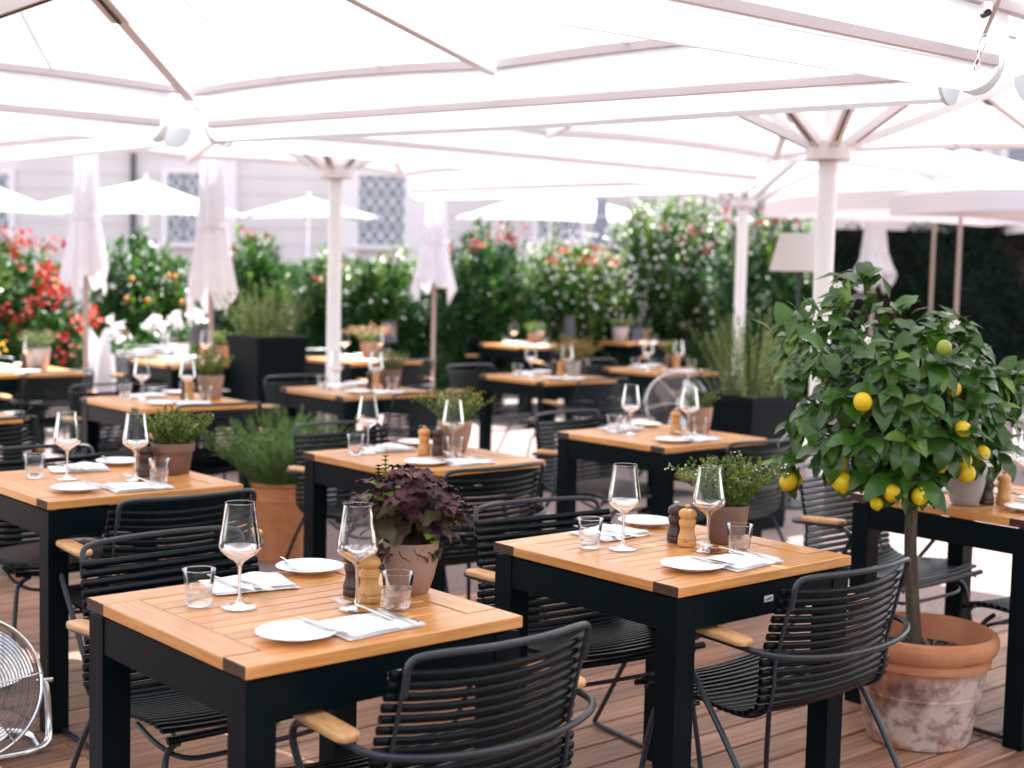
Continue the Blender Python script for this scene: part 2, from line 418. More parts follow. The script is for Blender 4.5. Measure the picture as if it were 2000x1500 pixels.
# ------------------------------------------------------------------ giant parasols
ZH, ZG, ZB, ZA, GAP = 2.23, 2.128, 2.105, 2.90, .17
C_ = lambda x, y: Vector((x, y, 0))
E2a = C_(3.05, 2.60); E1a = C_(2.875, -2.33)
X1, X2, X3, X4 = C_(-1.445, 6.53), C_(1.43, 4.20), C_(1.60, 9.13), C_(-.90, 11.70)
XR, XL = X2 + X3 - X1, X1 + X4 - X3
X0, X9 = X1 - E2a, X2 - E2a
def make_giant(label, cn, pole=None):
    ctr = sum(cn, Vector()) / 4; pole = pole or ctr
    root = thing('giant_parasol', label, 'parasol', pole, 0, 'giant parasols joined by rain gutters')
    cs = []
    for k in range(4):
        c, a, b = cn[k], cn[k - 1], cn[(k + 1) % 4]
        cs.append(c + (a - c).normalized() * GAP / 2 + (b - c).normalized() * GAP / 2 - pole)
    ends = []
    for k in range(4): ends += [cs[k], (cs[k] + cs[(k + 1) % 4]) / 2]
    MB().tube([(0, 0, 0), (0, 0, ZA - .02)], .045, 20).build('pole', 'white_paint', root)
    mb = MB(); mb.lathe([(.085, ZB - .045), (.106, ZB - .043), (.108, ZB - .038), (.108, ZB + .04), (.104, ZB + .045), (.05, ZB + .046)], 24); mb.lathe([(.05, ZB - .044), (.085, ZB - .045)], 24)
    mb.build('collar', 'white_paint', root, smooth=30)
    MB().lathe([(.27, 0), (.27, .012), (.05, .014), (.05, .10)], 24).build('base_plate', 'white_paint', root, smooth=30)
    def cz(t): return ZH + (ZA - ZH) * (1 - t)
    cv = MB()
    for k in range(8):
        a, b = ends[k], ends[(k + 1) % 8]
        def fn(u, v, a=a, b=b):
            q = a.lerp(b, u) * v
            return (q.x, q.y, cz(v) + .055 + (-.05 * sin(pi * u) * sin(pi * v * .9) + .022 * sin(pi * u) * v ** 4))
        cv.grid(fn, 8, 10)
    cv.build('canopy', 'canvas', root, smooth=25)
    sm_ = MB()
    for k in range(8):
        a, b = ends[k], ends[(k + 1) % 8]
        for u in (1 / 3, 2 / 3):
            q = a.lerp(b, u); t = (b - a).normalized() * .009
            pts = [(q * v, cz(v) + .05 + (-.05 * sin(pi * u) * sin(pi * v * .9) + .022 * sin(pi * u) * v ** 4)) for v in [.12 + .88 * i / 10 for i in range(11)]]
            sm_.add([Vector((p.x, p.y, z)) + s_ * t for p, z in pts for s_ in (-1, 1)], [(2 * i, 2 * i + 1, 2 * i + 3, 2 * i + 2) for i in range(10)])
    sm_.build('seams', 'canvas', root, smooth=180)
    hm = MB()
    for k in range(8):
        a, b = ends[k], ends[(k + 1) % 8]; t = (b - a).normalized(); inw = Vector((-t.y, t.x, 0))
        if inw.dot(a + b) > 0: inw = -inw
        m = 8; vs = []
        for i in range(m + 1):
            u = i / m; p = a.lerp(b, u); z = ZH + .05 + .022 * sin(pi * u)
            for (d, dz) in ((0, 0), (0, -.035), (.022, -.03), (.022, .0)): vs.append((p.x + inw.x * d, p.y + inw.y * d, z + dz))
        hm.add(vs, [(4 * i + q, 4 * i + (q + 1) % 4, 4 * i + 4 + (q + 1) % 4, 4 * i + 4 + q) for i in range(m) for q in range(4)])
    hm.build('hem', 'canvas_hem_shaded', root, smooth=30)
    BOXF = [(0, 1, 2, 3), (7, 6, 5, 4)] + [(i, 4 + i, 4 + (i + 1) % 4, (i + 1) % 4) for i in range(4)]
    for k, e in enumerate(ends):
        tip = Vector((e.x, e.y, ZH)); top = Vector((0, 0, ZA - .03)); d = (tip - top); s = Vector((-e.y, e.x, 0)).normalized()
        def bar(p, q, wd, hd, mb, dz=0):
            mb.add([c + s * wd * i / 2 + Vector((0, 0, dz + j * hd / 2)) for c in (p, q) for (i, j) in ((-1, -1), (1, -1), (1, 1), (-1, 1))], BOXF)
        at = lambda t: top + d * t
        mb = MB(); bar(at(.05), at(.66), .075, .05, mb); bar(at(.66), at(.985), .044, .036, mb)
        rb = mb.build('rib', 'white_paint', root, smooth=0)
        sl_ = MB(); bar(at(.42), at(.655), .012, .056, sl_, -.004)
        sl_.build('slot', 'dark_slot', rb, smooth=0)
        p0 = e.normalized() * .085 + Vector((0, 0, ZB + .02)); p1 = top + d * .42 - Vector((0, 0, .02)); dd = p1 - p0
        st = MB(); bar(p0, p1, .05, .044, st); so = st.build('strut', 'white_paint', root, smooth=0)
        g = MB(); bar(p0 + dd * .08, p0 + dd * .9, .010, .006, g, -.021); g.build('slot', 'dark_slot', so, smooth=0)
        if k % 2 == 1:                                  # hook and short chain under the rim
            ch = MB(); c = Vector((e.x, e.y, 0)) * .985
            for q in range(4):
                zz = ZH - .01 - q * .022
                pts = [Vector((c.x + .007 * cos(a) * (1 if q % 2 else 0), c.y + .007 * cos(a) * (0 if q % 2 else 1), zz + .014 * sin(a))) for a in [2 * pi * i / 10 for i in range(10)]]
                ch.tube(pts, .0022, 5, closed=True)
            ch.build('chain', 'chrome', root)
    return root
make_giant('giant white square parasol whose pole stands behind the lemon tree', [X1, X2, XR, X3], C_(1.45, 6.75))
make_giant('giant white square parasol whose pole rises left of centre', [X1, X3, X4, XL], C_(-1.145, 9.12))
make_giant('giant white square parasol whose slim pole stands before the red oleanders', [X3, X3 + C_(2.95, 2.4), X4 + C_(2.9, 2.5), X4], C_(1.83, 11.63))
make_giant('giant white parasol roofing the upper left of the photo, pole out of view', [X0, X9, X2, X1], C_(-1.72, 4.0))
make_giant('giant white parasol at the left edge between its neighbours, pole out of view', [X0, X1, XL, XL - E2a])
make_giant('giant white parasol overhead at the top right edge, nearest the camera', [X9, X9 + E1a, X2 + E1a, X2])
make_giant('giant white parasol at the far right edge beside the steel chain', [X2, X2 + E1a, XR + E1a, XR])

def gutter(A, B, label, chain=False):
    """rain gutter slung between two parasols from A to B (plan points)"""
    d = (B - A); Lg = d.length; d = d.normalized(); s = Vector((-d.y, d.x, 0))
    root = thing('rain_gutter', label, 'gutter', A, math.atan2(d.y, d.x), 'rain gutters between the parasols')
    x0, x1 = .15, Lg - .20
    for sy in (-1, 1):
        mb = MB(); mb.bbox(((x0 + x1) / 2, sy * .078, ZG - .004), (x1 - x0 - .05, .016, .036), .004)
        mb.build('rail', 'canvas_hem_shaded', root, smooth=0)
        vl = MB(); m = 14
        def fn(u, v, sy=sy):
            x = x0 + (x1 - x0) * u; wob = .006 * sin(u * 46) * (.3 + abs(2 * u - 1)) * v
            return (x, sy * (GAP / 2 + .004 + (.078 + .01 - GAP / 2) * v + wob), ZH + .045 - (ZH + .045 - ZG - .012) * v + (.022 * abs(sin(2 * pi * u))) * (1 - v))
        vl.grid(fn, 40, 3); vl.build('valance', 'canvas', root, smooth=180)
    tr = MB()
    def tf(u, v):
        a = pi * v; return (x0 + (x1 - x0) * u, .076 * cos(a), ZG - .02 - .062 * sin(a) - .012 * sin(pi * u))
    tr.grid(tf, 16, 12); tr.build('trough', 'canvas', root, smooth=180)
    for xe, sg in ((x0, -1), (x1, 1)):
        c = MB(); n = 24
        ring = [(xe, .083 * cos(pi * i / n), ZG + .005 - .095 * sin(pi * i / n)) for i in range(n + 1)]
        ring2 = [(x + sg * .012, y, z) for x, y, z in ring]
        c.add(ring + ring2, [tuple(range(n + 1)), tuple(range(2 * n + 1, n, -1))] + [(i, i + 1, n + 2 + i, n + 1 + i) for i in range(n)] + [(n, 0, n + 1, 2 * n + 1)])
        c.build('end_cap', 'canvas', root, smooth=0)
    return root
gutter(X1, X2, 'white rain gutter sagging across the middle top of the photo with rounded end')
gutter(X1, X3, 'white rain gutter running away from the left crossing towards the back right')
gutter(X4, X3, 'white far rain gutter above the folded parasols in front of the oleanders')
gutter(X0, X1, 'white rain gutter leaving the left edge towards the crossing')
gutter(XL, X1, 'white rain gutter behind the crossing at the left edge')
gutter(X9, X2, 'white rain gutter nearest the camera, ending below the steel chain')
gutter(X2, XR, 'white rain gutter at the far right edge')
# strap, snap hook and chain at the right crossing
c = X2; r = thing('tension_chain', 'steel snap hook and chain tying the parasols together at top right', 'chain', (c.x, c.y, 0))
T0 = PY(1960, -20, c.y - .42) - c; T1 = PY(1921, 72, c.y - .42) - c; T2 = PY(1908, 122, c.y - .42) - c
s_ = (T1 - T0).normalized(); mb = MB(); sd_ = Vector((1, 0, .3)).normalized() * .007
mb.add([T0 - sd_, T0 + sd_, T1 + sd_ * .8, T1 - sd_ * .8] + [p + Vector((0, .003, 0)) for p in (T0 - sd_, T0 + sd_, T1 + sd_ * .8, T1 - sd_ * .8)], [(0, 1, 2, 3), (7, 6, 5, 4), (0, 4, 5, 1), (1, 5, 6, 2), (2, 6, 7, 3), (3, 7, 4, 0)])
mb.build('strap', 'pole_wood', r, smooth=0)
def link(a, b, wd, th, ax):
    a, b = Vector(a), Vector(b); m = (a + b) / 2; h = (b - a) / 2
    return [m + h * cos(t) + Vector(ax) * wd * sin(t) for t in [2 * pi * i / 14 for i in range(14)]]
MB().tube(link(T1 + Vector((.002, 0, .006)), T1.lerp(T2, .62), .009, 0, (1, 0, .25)), .0026, 6, closed=True).build('snap_hook', 'chrome', r)
MB().tube(link(T1.lerp(T2, .5), T2 + Vector((0, 0, -.004)), .006, 0, (.5, .8, 0)), .0024, 6, closed=True).build('ring', 'chrome', r)
MB().tube(link(T1.lerp(T2, .86), T2 + Vector((-.002, 0, -.02)), .006, 0, (1, 0, 0)), .0024, 6, closed=True).build('ring', 'chrome', r)
bk = PY(1926, 16, c.y - .42) - c
MB().bbox(bk, (.024, .03, .03), .004).build('bracket', 'chrome', r, smooth=0)
MB().tube([bk + Vector((0, -.02, -.014)), bk + Vector((0, .02, -.014))], .009, 10).build('bolt', 'dark_slot', r)

# ------------------------------------------------------------------ small parasols
def small_parasol(loc, half, ze, za, label, rz=0., valance=.16, pole='pole_wood', tilt=(0, 0)):
    root = thing('garden_parasol', label, 'parasol', (loc[0], loc[1], 0), 0, 'white garden parasols opened behind the tables', rot=(tilt[0], tilt[1], rz))
    cn = [(-half, -half), (half, -half), (half, half), (-half, half)]
    cv = MB()
    for k in range(4):
        a, b = cn[k], cn[(k + 1) % 4]
        def fn(u, v, a=a, b=b):
            return ((a[0] * (1 - u) + b[0] * u) * v, (a[1] * (1 - u) + b[1] * u) * v, ze + (za - ze) * (1 - v) - .05 * sin(pi * u) * sin(pi * v) + .03 * sin(pi * u) * v ** 3)
        cv.grid(fn, 6, 6)
    cv.build('canopy', 'canvas', root, smooth=20)
    if valance:
        vl = MB()
        for k in range(4):
            a, b = cn[k], cn[(k + 1) % 4]
            def fn(u, v, a=a, b=b): return ((a[0] * (1 - u) + b[0] * u), (a[1] * (1 - u) + b[1] * u), ze + .03 * sin(pi * u) - valance * v)
            vl.grid(fn, 6, 1)
        vl.build('valance', 'canvas_hem_shaded', root, smooth=30)
    MB().tube([(0, 0, .0), (0, 0, za + .08)], .019, 12).build('pole', pole, root)
    MB().lathe([(.0, 0), (.28, 0), (.28, .05), (.05, .07), (.05, .3)], 20).build('base', 'planter_black', root, smooth=30)
    for k, (x, y) in enumerate(cn + [(0, -half), (half, 0), (0, half), (-half, 0)]):
        MB().tube([(0, 0, za - .04), (x * .97, y * .97, ze - .012)], .010, 6).build('rib', 'pole_wood', root)
    return root
def sp(px, py_edge, py_apex, d, **k):
    return dict(loc=(PY(px, py_edge, d).x, d), ze=PY(px, py_edge, d).z, za=PY(px, py_apex, d).z, **k)
small_parasol(**sp(1878, 393, 292, 13.0, half=1.28, label='white garden parasol with thin pole before the dark hedge at right', rz=radians(20)))
small_parasol(**sp(1826, 420, 330, 16.2, half=1.45, label='white garden parasol half hidden behind another before the dark hedge', rz=radians(8)))
small_parasol(**sp(2105, 388, 300, 11.2, half=1.0, label='white garden parasol cut by the right edge of the photo', rz=radians(35)))
small_parasol(**sp(602, 425, 385, 23.0, half=1.02, label='small white parasol far back left of the central pole', rz=radians(12), valance=0, pole='white_paint'))
small_parasol(**sp(285, 414, 352, 20.0, half=1.25, label='wide white parasol far back between two folded parasols', rz=radians(5), valance=0, pole='white_paint'))
small_parasol(**sp(1075, 427, 366, 19.0, half=1.12, label='white parasol far back above the flowering oleanders', rz=radians(10), valance=0, pole='white_paint'))
small_parasol(**sp(-40, 410, 352, 20.0, half=1.0, label='white parasol far back cut by the left edge', rz=radians(8), valance=0, pole='white_paint'))

def folded_parasol(px, y_top, y_bot, d, w_px, label, lean=0.0, seed=1, fabric='canvas_folded'):
    rs = random.Random(seed)
    b = PY(px, y_bot, d); t = PY(px, y_top, d); wd = w_px / F * d / 2 * .78
    root = thing('folded_parasol', label, 'parasol', (b.x, d, 0), rs.uniform(0, 6), 'folded white parasols')
    z0, z1 = b.z, t.z
    mb = MB(); n, m = 56, 22; ph = [rs.uniform(0, 6) for _ in range(4)]
    vs = []
    for j in range(m + 1):
        v = j / m                                     # 0 bottom, 1 top
        base = .60 + .40 * (max(0, 1 - v / .5)) ** 1.2 if v < .5 else .60 - .14 * (v - .5) / .5
        if abs(v - .5) < .03: base *= .93
        for i in range(n):
            a = 2 * pi * i / n
            pl = 1 + (.15 * cos(8 * a + ph[0] + v) + .10 * cos(5 * a + ph[1])) * (1 - .3 * v)
            q = wd * base * pl
            zz = z0 + (z1 - z0) * v + (.08 * cos(2 * a + ph[2]) + .05 * cos(8 * a + ph[0]) + .04 * cos(5 * a)) * (1 - v) ** 3
            vs.append((q * cos(a) + lean * (1 - v), q * sin(a), zz))
    mb.add(vs, [(j * n + i, j * n + (i + 1) % n, (j + 1) * n + (i + 1) % n, (j + 1) * n + i) for j in range(m) for i in range(n)])
    mb.build('canopy', fabric, root, smooth=60)
    MB().lathe([(wd * .70, z0 + (z1 - z0) * .5 - .02), (wd * .70, z0 + (z1 - z0) * .5 + .02)], 24).build('tie_band', 'canvas_folded', root)
    MB().tube([(0, 0, 0), (0, 0, z1 + .12)], .02, 10).build('pole', 'pole_wood', root)
    MB().lathe([(0, 0), (.26, 0), (.26, .05), (.05, .07), (.05, .25)], 20).build('base', 'planter_black', root, smooth=30)
    return root
folded_parasol(168, 295, 548, 11.2, 105, 'folded white parasol beside the red flowers at left', seed=3)
folded_parasol(412, 295, 584, 11.0, 112, 'folded white parasol between the orange bush and the planter', seed=5)
folded_parasol(848, 380, 564, 14.0, 100, 'folded white parasol flaring right of the central pole', seed=11)
folded_parasol(1172, 366, 480, 17.3, 46, 'slim folded lilac parasol in front of a white open parasol', seed=8, fabric='canvas_lilac')
folded_parasol(1705, 432, 548, 15.0, 95, 'folded white parasol above the lemon tree against the dark hedge', seed=13)
# ------------------------------------------------------------------ tables
SLATS = 10
def top_pieces():
    fr, th = .085, .027; inner = TS - 2 * fr; g = .0034
    pcs = []
    for sx in (-1, 1): pcs.append(('frame_board', (sx * (TS / 2 - fr / 2), 0, TZ - th / 2), (fr, TS, th), True))
    for sy in (-1, 1): pcs.append(('frame_board', (0, sy * (TS / 2 - fr / 2), TZ - th / 2), (inner - .001, fr, th), False))
    wv = inner / SLATS
    for k in range(SLATS): pcs.append(('slat', (-inner / 2 + wv * (k + .5), 0, TZ - th / 2 - .0008), (wv - g, inner - .003, th - .002), True))
    return pcs
def board(c, d, along_y, mb):
    """a board with dark end grain on its two ends"""
    i0 = len(mb.f); mb.bbox((0, 0, 0) if c is None else c, d, .002)
    cc = Vector((0, 0, 0) if c is None else c); ax = 1 if along_y else 0
    for fi in range(i0, len(mb.f)):
        f = mb.f[fi]; ctr = sum((Vector(mb.v[i]) for i in f), Vector()) / len(f)
        if abs(ctr[ax] - cc[ax]) > d[ax] / 2 - .0015: mb.mi[fi] = 1
def table_frame(root, tag_side=True):
    ap, lg, z1 = .085, .068, TZ - .027 - .006
    for sx in (-1, 1):
        for sy in (-1, 1): MB().bbox((sx * (TS / 2 - lg / 2 - .004), sy * (TS / 2 - lg / 2 - .004), z1 / 2), (lg, lg, z1), .003).build('leg', 'black_paint', root, smooth=0)
    a = MB(); ln = TS - 2 * lg - .008
    for s_ in (-1, 1):
        a.bbox((0, s_ * (TS / 2 - .018), z1 - ap / 2), (ln, .022, ap), .002); a.bbox((s_ * (TS / 2 - .018), 0, z1 - ap / 2), (.022, ln, ap), .002)
    a.build('apron', 'black_paint', root, smooth=0)
    sp_ = MB()
    for sx in (-1, 1):
        for sy in (-1, 1): sp_.lathe([(.012, z1), (.012, z1 + .006)], 10, (sx * (TS / 2 - .035), sy * (TS / 2 - .035), 0), caps=True)
    sp_.build('spacer', 'tag_metal', root)
def make_table_near():
    root = put('dining_table', None); root['category'] = 'table'
    for (nm, c, d, ay) in top_pieces():
        mb = MB(); board(None, d, ay, mb); o = mb.build(nm, ['teak', 'end_grain'], root, smooth=0)
        o.location = c
        if not ay:   # the grain runs along local x for these: turn the mesh so that y is the long side
            mb2 = MB(); board(None, (d[1], d[0], d[2]), True, mb2); o.data = mb2.mesh(nm, ['teak', 'end_grain'], 0); o.rotation_euler = (0, 0, pi / 2)
    table_frame(root)
    t = MB().bbox((TS / 2 - .0055, .005, TZ - .075), (.003, .034, .017), .001).build('maker_plate', 'tag_metal', root, smooth=0)
    for k in (-1, 1): MB().box((TS / 2 - .0038, .005 + .004 * k, TZ - .075 + .002 * k), (.0012, .02, .002)).build('print_line', 'ink', t, smooth=0)
    return root
def make_table_far():
    root = put('dining_table', None); root['category'] = 'table'
    mb = MB()
    for (nm, c, d, ay) in top_pieces(): board(c, d, ay, mb)
    mb.build('tabletop', ['teak', 'end_grain'], root, smooth=0)
    table_frame(root); return root
def Lp(px, py): p = PZ(px, py, TZ); return (p.x, p.y)
TL = {'A': (-.951, 3.193), 'B': (-.040, 3.972), 'C': (-1.909, 4.981), 'D': (-.845, 5.80), 'E': (.218, 6.77), 'G': (1.219, 5.055),
      'H': (-2.375, 7.857), 'I': (-1.436, 8.825), 'J': (-.238, 10.277), 'K': (.708, 11.319), 'O': (-2.948, 10.949)}
TL['M'] = Lp(935, 671); TL['N'] = Lp(590, 698)
def from_R(px, py): p = PZ(px, py, TZ) - DU * TS - DV * TS; return (p.x, p.y)
TL['P'] = from_R(163, 726); TL['Q'] = from_R(45, 815); TL['S'] = from_R(1335, 670)
TD = {'A': 'the front table with purple basil', 'B': 'the table left of the lemon tree', 'C': 'the left table before the woven terracotta pot',
      'D': 'the table right behind the purple basil', 'E': 'the table before the black planter', 'G': 'the right table behind the lemon tree',
      'H': 'the blurred left table with folded napkins', 'I': 'the table in front of the central pole', 'J': 'the table with ochre grass',
      'K': 'the table left of the tall rosemary', 'O': 'the far left table with a grey lamp', 'M': 'the far middle table with a dark lamp',
      'N': 'the far table with coral flowers', 'P': 'the table beside the red oleander', 'Q': 'the table cut by the left edge', 'S': 'the farthest right table'}
def tw(t, u, v, z=TZ):
    x, y = TL[t]; p = Vector((x, y, 0)) + DU * u + DV * v; return Vector((p.x, p.y, z))
near0, far0 = make_table_near(), make_table_far()
used = set()
for k in TL:
    nr = k in 'ABCDEG'; src = near0 if nr else far0; c = tw(k, TS / 2, TS / 2, 0)
    lb = 'square teak topped black table: ' + TD[k]
    if id(src) not in used: used.add(id(src)); src.location = c; src.rotation_euler = (0, 0, TH); src['label'] = lb; src['group'] = 'square dining tables'
    else: dup(src, c, TH, lb, 'square dining tables')

# ------------------------------------------------------------------ chairs
def profile():
    """side profile (y forward, z up) of the seat shell from the seat front to the top of the back"""
    pts = [Vector((0, a, b)) for a, b in ((.225, .392), (.208, .415), (.13, .422), (.02, .410), (-.08, .398), (-.15, .402), (-.20, .435), (-.225, .49), (-.250, .585), (-.268, .66), (-.287, .737))]
    return chaikin(pts, 3)
PROF = profile()
def walk(path, step, start=.0):
    out = []; acc = -start
    for a, b in zip(path[:-1], path[1:]):
        L = (b - a).length
        while acc <= L:
            if acc >= 0: out.append((a.lerp(b, acc / L), (b - a).normalized()))
            acc += step
        acc -= L
    return out
HW = .270
def bend(z, y): return .012 + .040 * min(1, max(0, (z - .43) / .12)) if z > .43 else .016
def slat_mesh(p, t, nx=8, seg=6):
    n = Vector((0, t.z, -t.y))                         # towards the sitter
    b = bend(p.z, p.y); w_, h = .0208, .0135
    hw = HW * (1 - .06 * max(0, (p.z - .48) / .3))
    vs = []
    for i in range(nx + 1):
        x = -hw + 2 * hw * i / nx; q = (x / hw) ** 2
        c = p + Vector((x, 0, 0)) + n * (b * q)
        for k in range(seg):
            a = 2 * pi * k / seg; ca, sa = cos(a), sin(a)
            vs.append(c + t * (w_ / 2 * math.copysign(abs(ca) ** .7, ca)) + n * (h / 2 * math.copysign(abs(sa) ** .8, sa)))
    fs = [(i * seg + k, i * seg + (k + 1) % seg, (i + 1) * seg + (k + 1) % seg, (i + 1) * seg + k) for i in range(nx) for k in range(seg)]
    fs += [tuple(range(seg - 1, -1, -1)), tuple(nx * seg + k for k in range(seg))]
    return vs, fs
def rods(mb, r=.0048, seg=6):
    for sx in (-1, 1):
        pts = []
        for p, t in walk(PROF, .02, .0):
            n = Vector((0, t.z, -t.y)); x = .237 * sx
            pts.append(p + Vector((x, 0, 0)) + n * (bend(p.z, p.y) * (x / HW) ** 2 - .011))
        mb.tube(pts, r, seg)
def chair_frame(root, seg=8):
    f = MB(); rods(f); 
    # top loop: from the rods up and across
    n0 = PROF[-1]; bx = lambda x: bend(.8, 0) * (x / HW) ** 2
    base = Vector((0, n0.y - .010, n0.z))
    lp = [Vector((-.237, base.y + .003 + bx(.237), base.z - .035)), Vector((-.237, base.y - .003 + bx(.237), base.z - .01)), Vector((-.237, base.y - .012 + bx(.237), base.z + .038)), Vector((-.200, base.y - .018 + bx(.2), base.z + .048)), Vector((-.09, base.y - .02 + bx(.08), base.z + .048)), Vector((0, base.y - .02, base.z + .048))]
    half = lp; full = half + [Vector((-p.x, p.y, p.z)) for p in reversed(half[:-1])]
    f.tube(chaikin(full, 2), .0078, seg)
    f.build('back_frame', 'steel_dark', root)
    a = MB()
    half = [Vector(q) for q in ((0, -.322, .578), (.12, -.314, .580), (.225, -.284, .586), (.288, -.240, .592), (.302, -.19, .597), (.302, -.08, .603), (.302, -.015, .604), (.302, .035, .585), (.302, .026, .530),
            (.301, -.13, .335), (.300, -.20, .225), (.297, -.315, .04), (.297, -.335, .012), (.297, -.31, .009), (.293, .17, .009), (.288, .215, .012), (.282, .216, .05), (.252, .185, .32), (.240, .170, .365), (.19, .16, .385))]
    full = [Vector((-p.x, p.y, p.z)) for p in reversed(half)] + half[1:]
    a.tube(chaikin(full, 2), .0082, seg)
    a.build('arm_and_leg_frame', 'steel_dark', root)
    b = MB(); q = [(-.240, .03, .398), (-.242, .13, .370), (-.20, .188, .340), (-.1, .196, .338), (.1, .196, .338), (.20, .188, .340), (.242, .13, .370), (.240, .03, .398)]
    b.tube(chaikin(q, 2), .0062, seg); b.build('seat_rail', 'steel_dark', root)
    for sx in (-1, 1):
        m = MB(); n = 20; vs = []
        L, Wd, T = .185, .056, .017
        for z, sc in ((-T / 2, .90), (-T / 2 + .004, 1), (T / 2 - .005, 1), (T / 2 - .001, .93), (T / 2, .80)):
            for k in range(n):
                aa = 2 * pi * k / n; ca, sa = cos(aa), sin(aa)
                x = Wd / 2 * math.copysign(abs(ca) ** .6, ca); y = math.copysign(max(0, L / 2 - Wd / 2 + abs(sa) * Wd / 2), sa) if abs(sa) > 1e-6 else 0
                y = (L / 2 - Wd / 2) * (math.copysign(1, sa) if abs(sa) > .05 else sa / .05) + Wd / 2 * sa
                vs.append((x * sc if sc < 1 else x, y - (1 - sc) * Wd * .5 * math.copysign(1, y) if sc < 1 else y, z))
        m.add(vs, [tuple(range(n - 1, -1, -1)), tuple(4 * n + k for k in range(n))] + [(r * n + k, r * n + (k + 1) % n, (r + 1) * n + (k + 1) % n, (r + 1) * n + k) for r in range(4) for k in range(n)])
        o = m.build('armrest', 'bamboo', root, smooth=50); o.location = (sx * .302, -.090, .6185); o.rotation_euler = (radians(3), 0, 0)
SL = walk(PROF, .0238, .010)
def make_chair(cushion=False, lod=0):
    root = put('dining_chair', None); root['category'] = 'chair'
    if lod == 0:
        for p, t in SL:
            vs, fs = slat_mesh(p, t); MB().add(vs, fs).build('slat', 'black_plastic', root, smooth=60)
    else:
        se, ba = MB(), MB()
        for p, t in SL:
            vs, fs = slat_mesh(p, t, 6, 4); (ba if p.z > .45 else se).add(vs, fs)
        se.build('seat', 'black_plastic', root, smooth=60); ba.build('backrest', 'black_plastic', root, smooth=60)
    chair_frame(root, 8 if lod == 0 else 5)
    if cushion:
        c = MB()
        def fn(u, v):
            x, y = (u - .5) * .44, -.15 + v * .35; e = (16 * u * (1 - u) * v * (1 - v)) ** .25
            return (x, y, .422 + .035 * e)
        c.grid(fn, 12, 12); c.grid(lambda u, v: (lambda p: (p[0], p[1], .420))(fn(1 - u, v)), 12, 12)
        c.build('cushion', 'cushion', root, smooth=180)
    return root
CH = {(False, 0): make_chair(), (True, 0): make_chair(True), (False, 1): make_chair(False, 1)}
cused = set()
def chair(t, side, u=None, v=.35, da=0., cushion=False, note=None):
    """side 'far': faces +u (the camera side); side 'near': faces -u"""
    lod = 0 if t in 'ABCDEG' else 1
    if u is None: u = -.06 if side == 'far' else TS + .06
    p = tw(t, u, v, 0)
    rz = math.atan2(DU.y, DU.x) - pi / 2 + (0 if side == 'far' else pi) + radians(da)
    w_ = 'at the near side of ' if side == 'near' else 'at the far side of '
    lb = note or ('slatted armchair ' + w_ + TD[t].replace('the ', '', 1))
    key = (cushion, lod); src = CH[key]
    if key not in cused: cused.add(key); src.location = p; src.rotation_euler = (0, 0, rz); src['label'] = lb; src['group'] = 'black slatted dining chairs'
    else: dup(src, p, rz, lb, 'black slatted dining chairs')
chair('A', 'near', .635, .47); chair('A', 'far', -.155, .42, 2)
chair('B', 'near', .615, .46, 0); chair('B', 'far', -.03, .40, -7)
chair('C', 'near', .70, .35); chair('C', 'far', -.06, .38, cushion=True)
chair('D', 'near', .63, .27); chair('D', 'far', -.30, .55)
chair('E', 'near', .64, .42); chair('E', 'far', -.15, .48, 4, cushion=True)
chair('G', 'far', -.10, .40); chair('G', 'near', .64, .36)
for t in 'HIJKOMNPQS':
    chair(t, 'near', .63 + rnd(-.03, .10), .38 + rnd(-.05, .05), rnd(-5, 5)); chair(t, 'far', -.12 + rnd(-.08, .03), .35 + rnd(-.05, .05), rnd(-5, 5))

# ------------------------------------------------------------------ table ware
def make_glass():
    r = put('wine_glass', None); r['category'] = 'wine glass'
    MB().lathe([(.0325, .235), (.0335, .225), (.0385, .19), (.0440, .158), (.0462, .142), (.0465, .136)], 36).build('bowl', 'glass_thin', r, smooth=180)
    MB().lathe([(.0465, .136), (.0455, .1315), (.040, .125), (.028, .1155), (.014, .106), (.0065, .098), (.0042, .088), (.0036, .06), (.0037, .03), (.0055, .014), (.012, .006), (.030, .0028), (.0385, .0016), (.0385, .0004), (.0, .0004)], 36).lathe([(0, .1085), (.012, .1115), (.026, .1185), (.038, .127), (.0445, .1335), (.0463, .136)], 36).build('stem_and_foot', 'glass_solid', r, smooth=60)
    MB().lathe([(.0325 + .0006 * cos(a), .235 + .0006 * sin(a)) for a in [2 * pi * i / 6 for i in range(7)]], 36).build('rim', 'glass_solid', r)
    return r
def make_tumbler():
    r = put('tumbler', None); r['category'] = 'tumbler'
    fac = lambda a, z: 1 + (.045 * (abs(cos(5 * a)) - .6) if .006 < z < .044 else 0)
    MB().lathe([(.0318, .044), (.0330, .052), (.0362, .082)], 40).build('wall', 'glass_thin', r, smooth=180)
    MB().lathe([(.0362 + .0009 * cos(a), .082 + .0009 * sin(a)) for a in [2 * pi * i / 6 for i in range(7)]], 40).build('rim', 'glass_solid', r)
    MB().lathe([(0, .001), (.024, .001), (.0275, .004), (.0285, .012), (.0310, .040), (.0318, .046), (.0305, .046), (.0285, .030), (.026, .020), (0, .018)], 40, mod=fac).build('faceted_base', 'glass_solid', r, smooth=25)
    return r
def make_plate():
    r = MB().lathe([(0, .0015), (.040, .0015), (.044, 0), (.047, .002), (.062, .007), (.083, .0135), (.0845, .0145), (.083, .0155), (.060, .0095), (.050, .0068), (0, .0062)], 48).build('side_plate', 'porcelain', smooth=50); r['category'] = 'plate'; return r
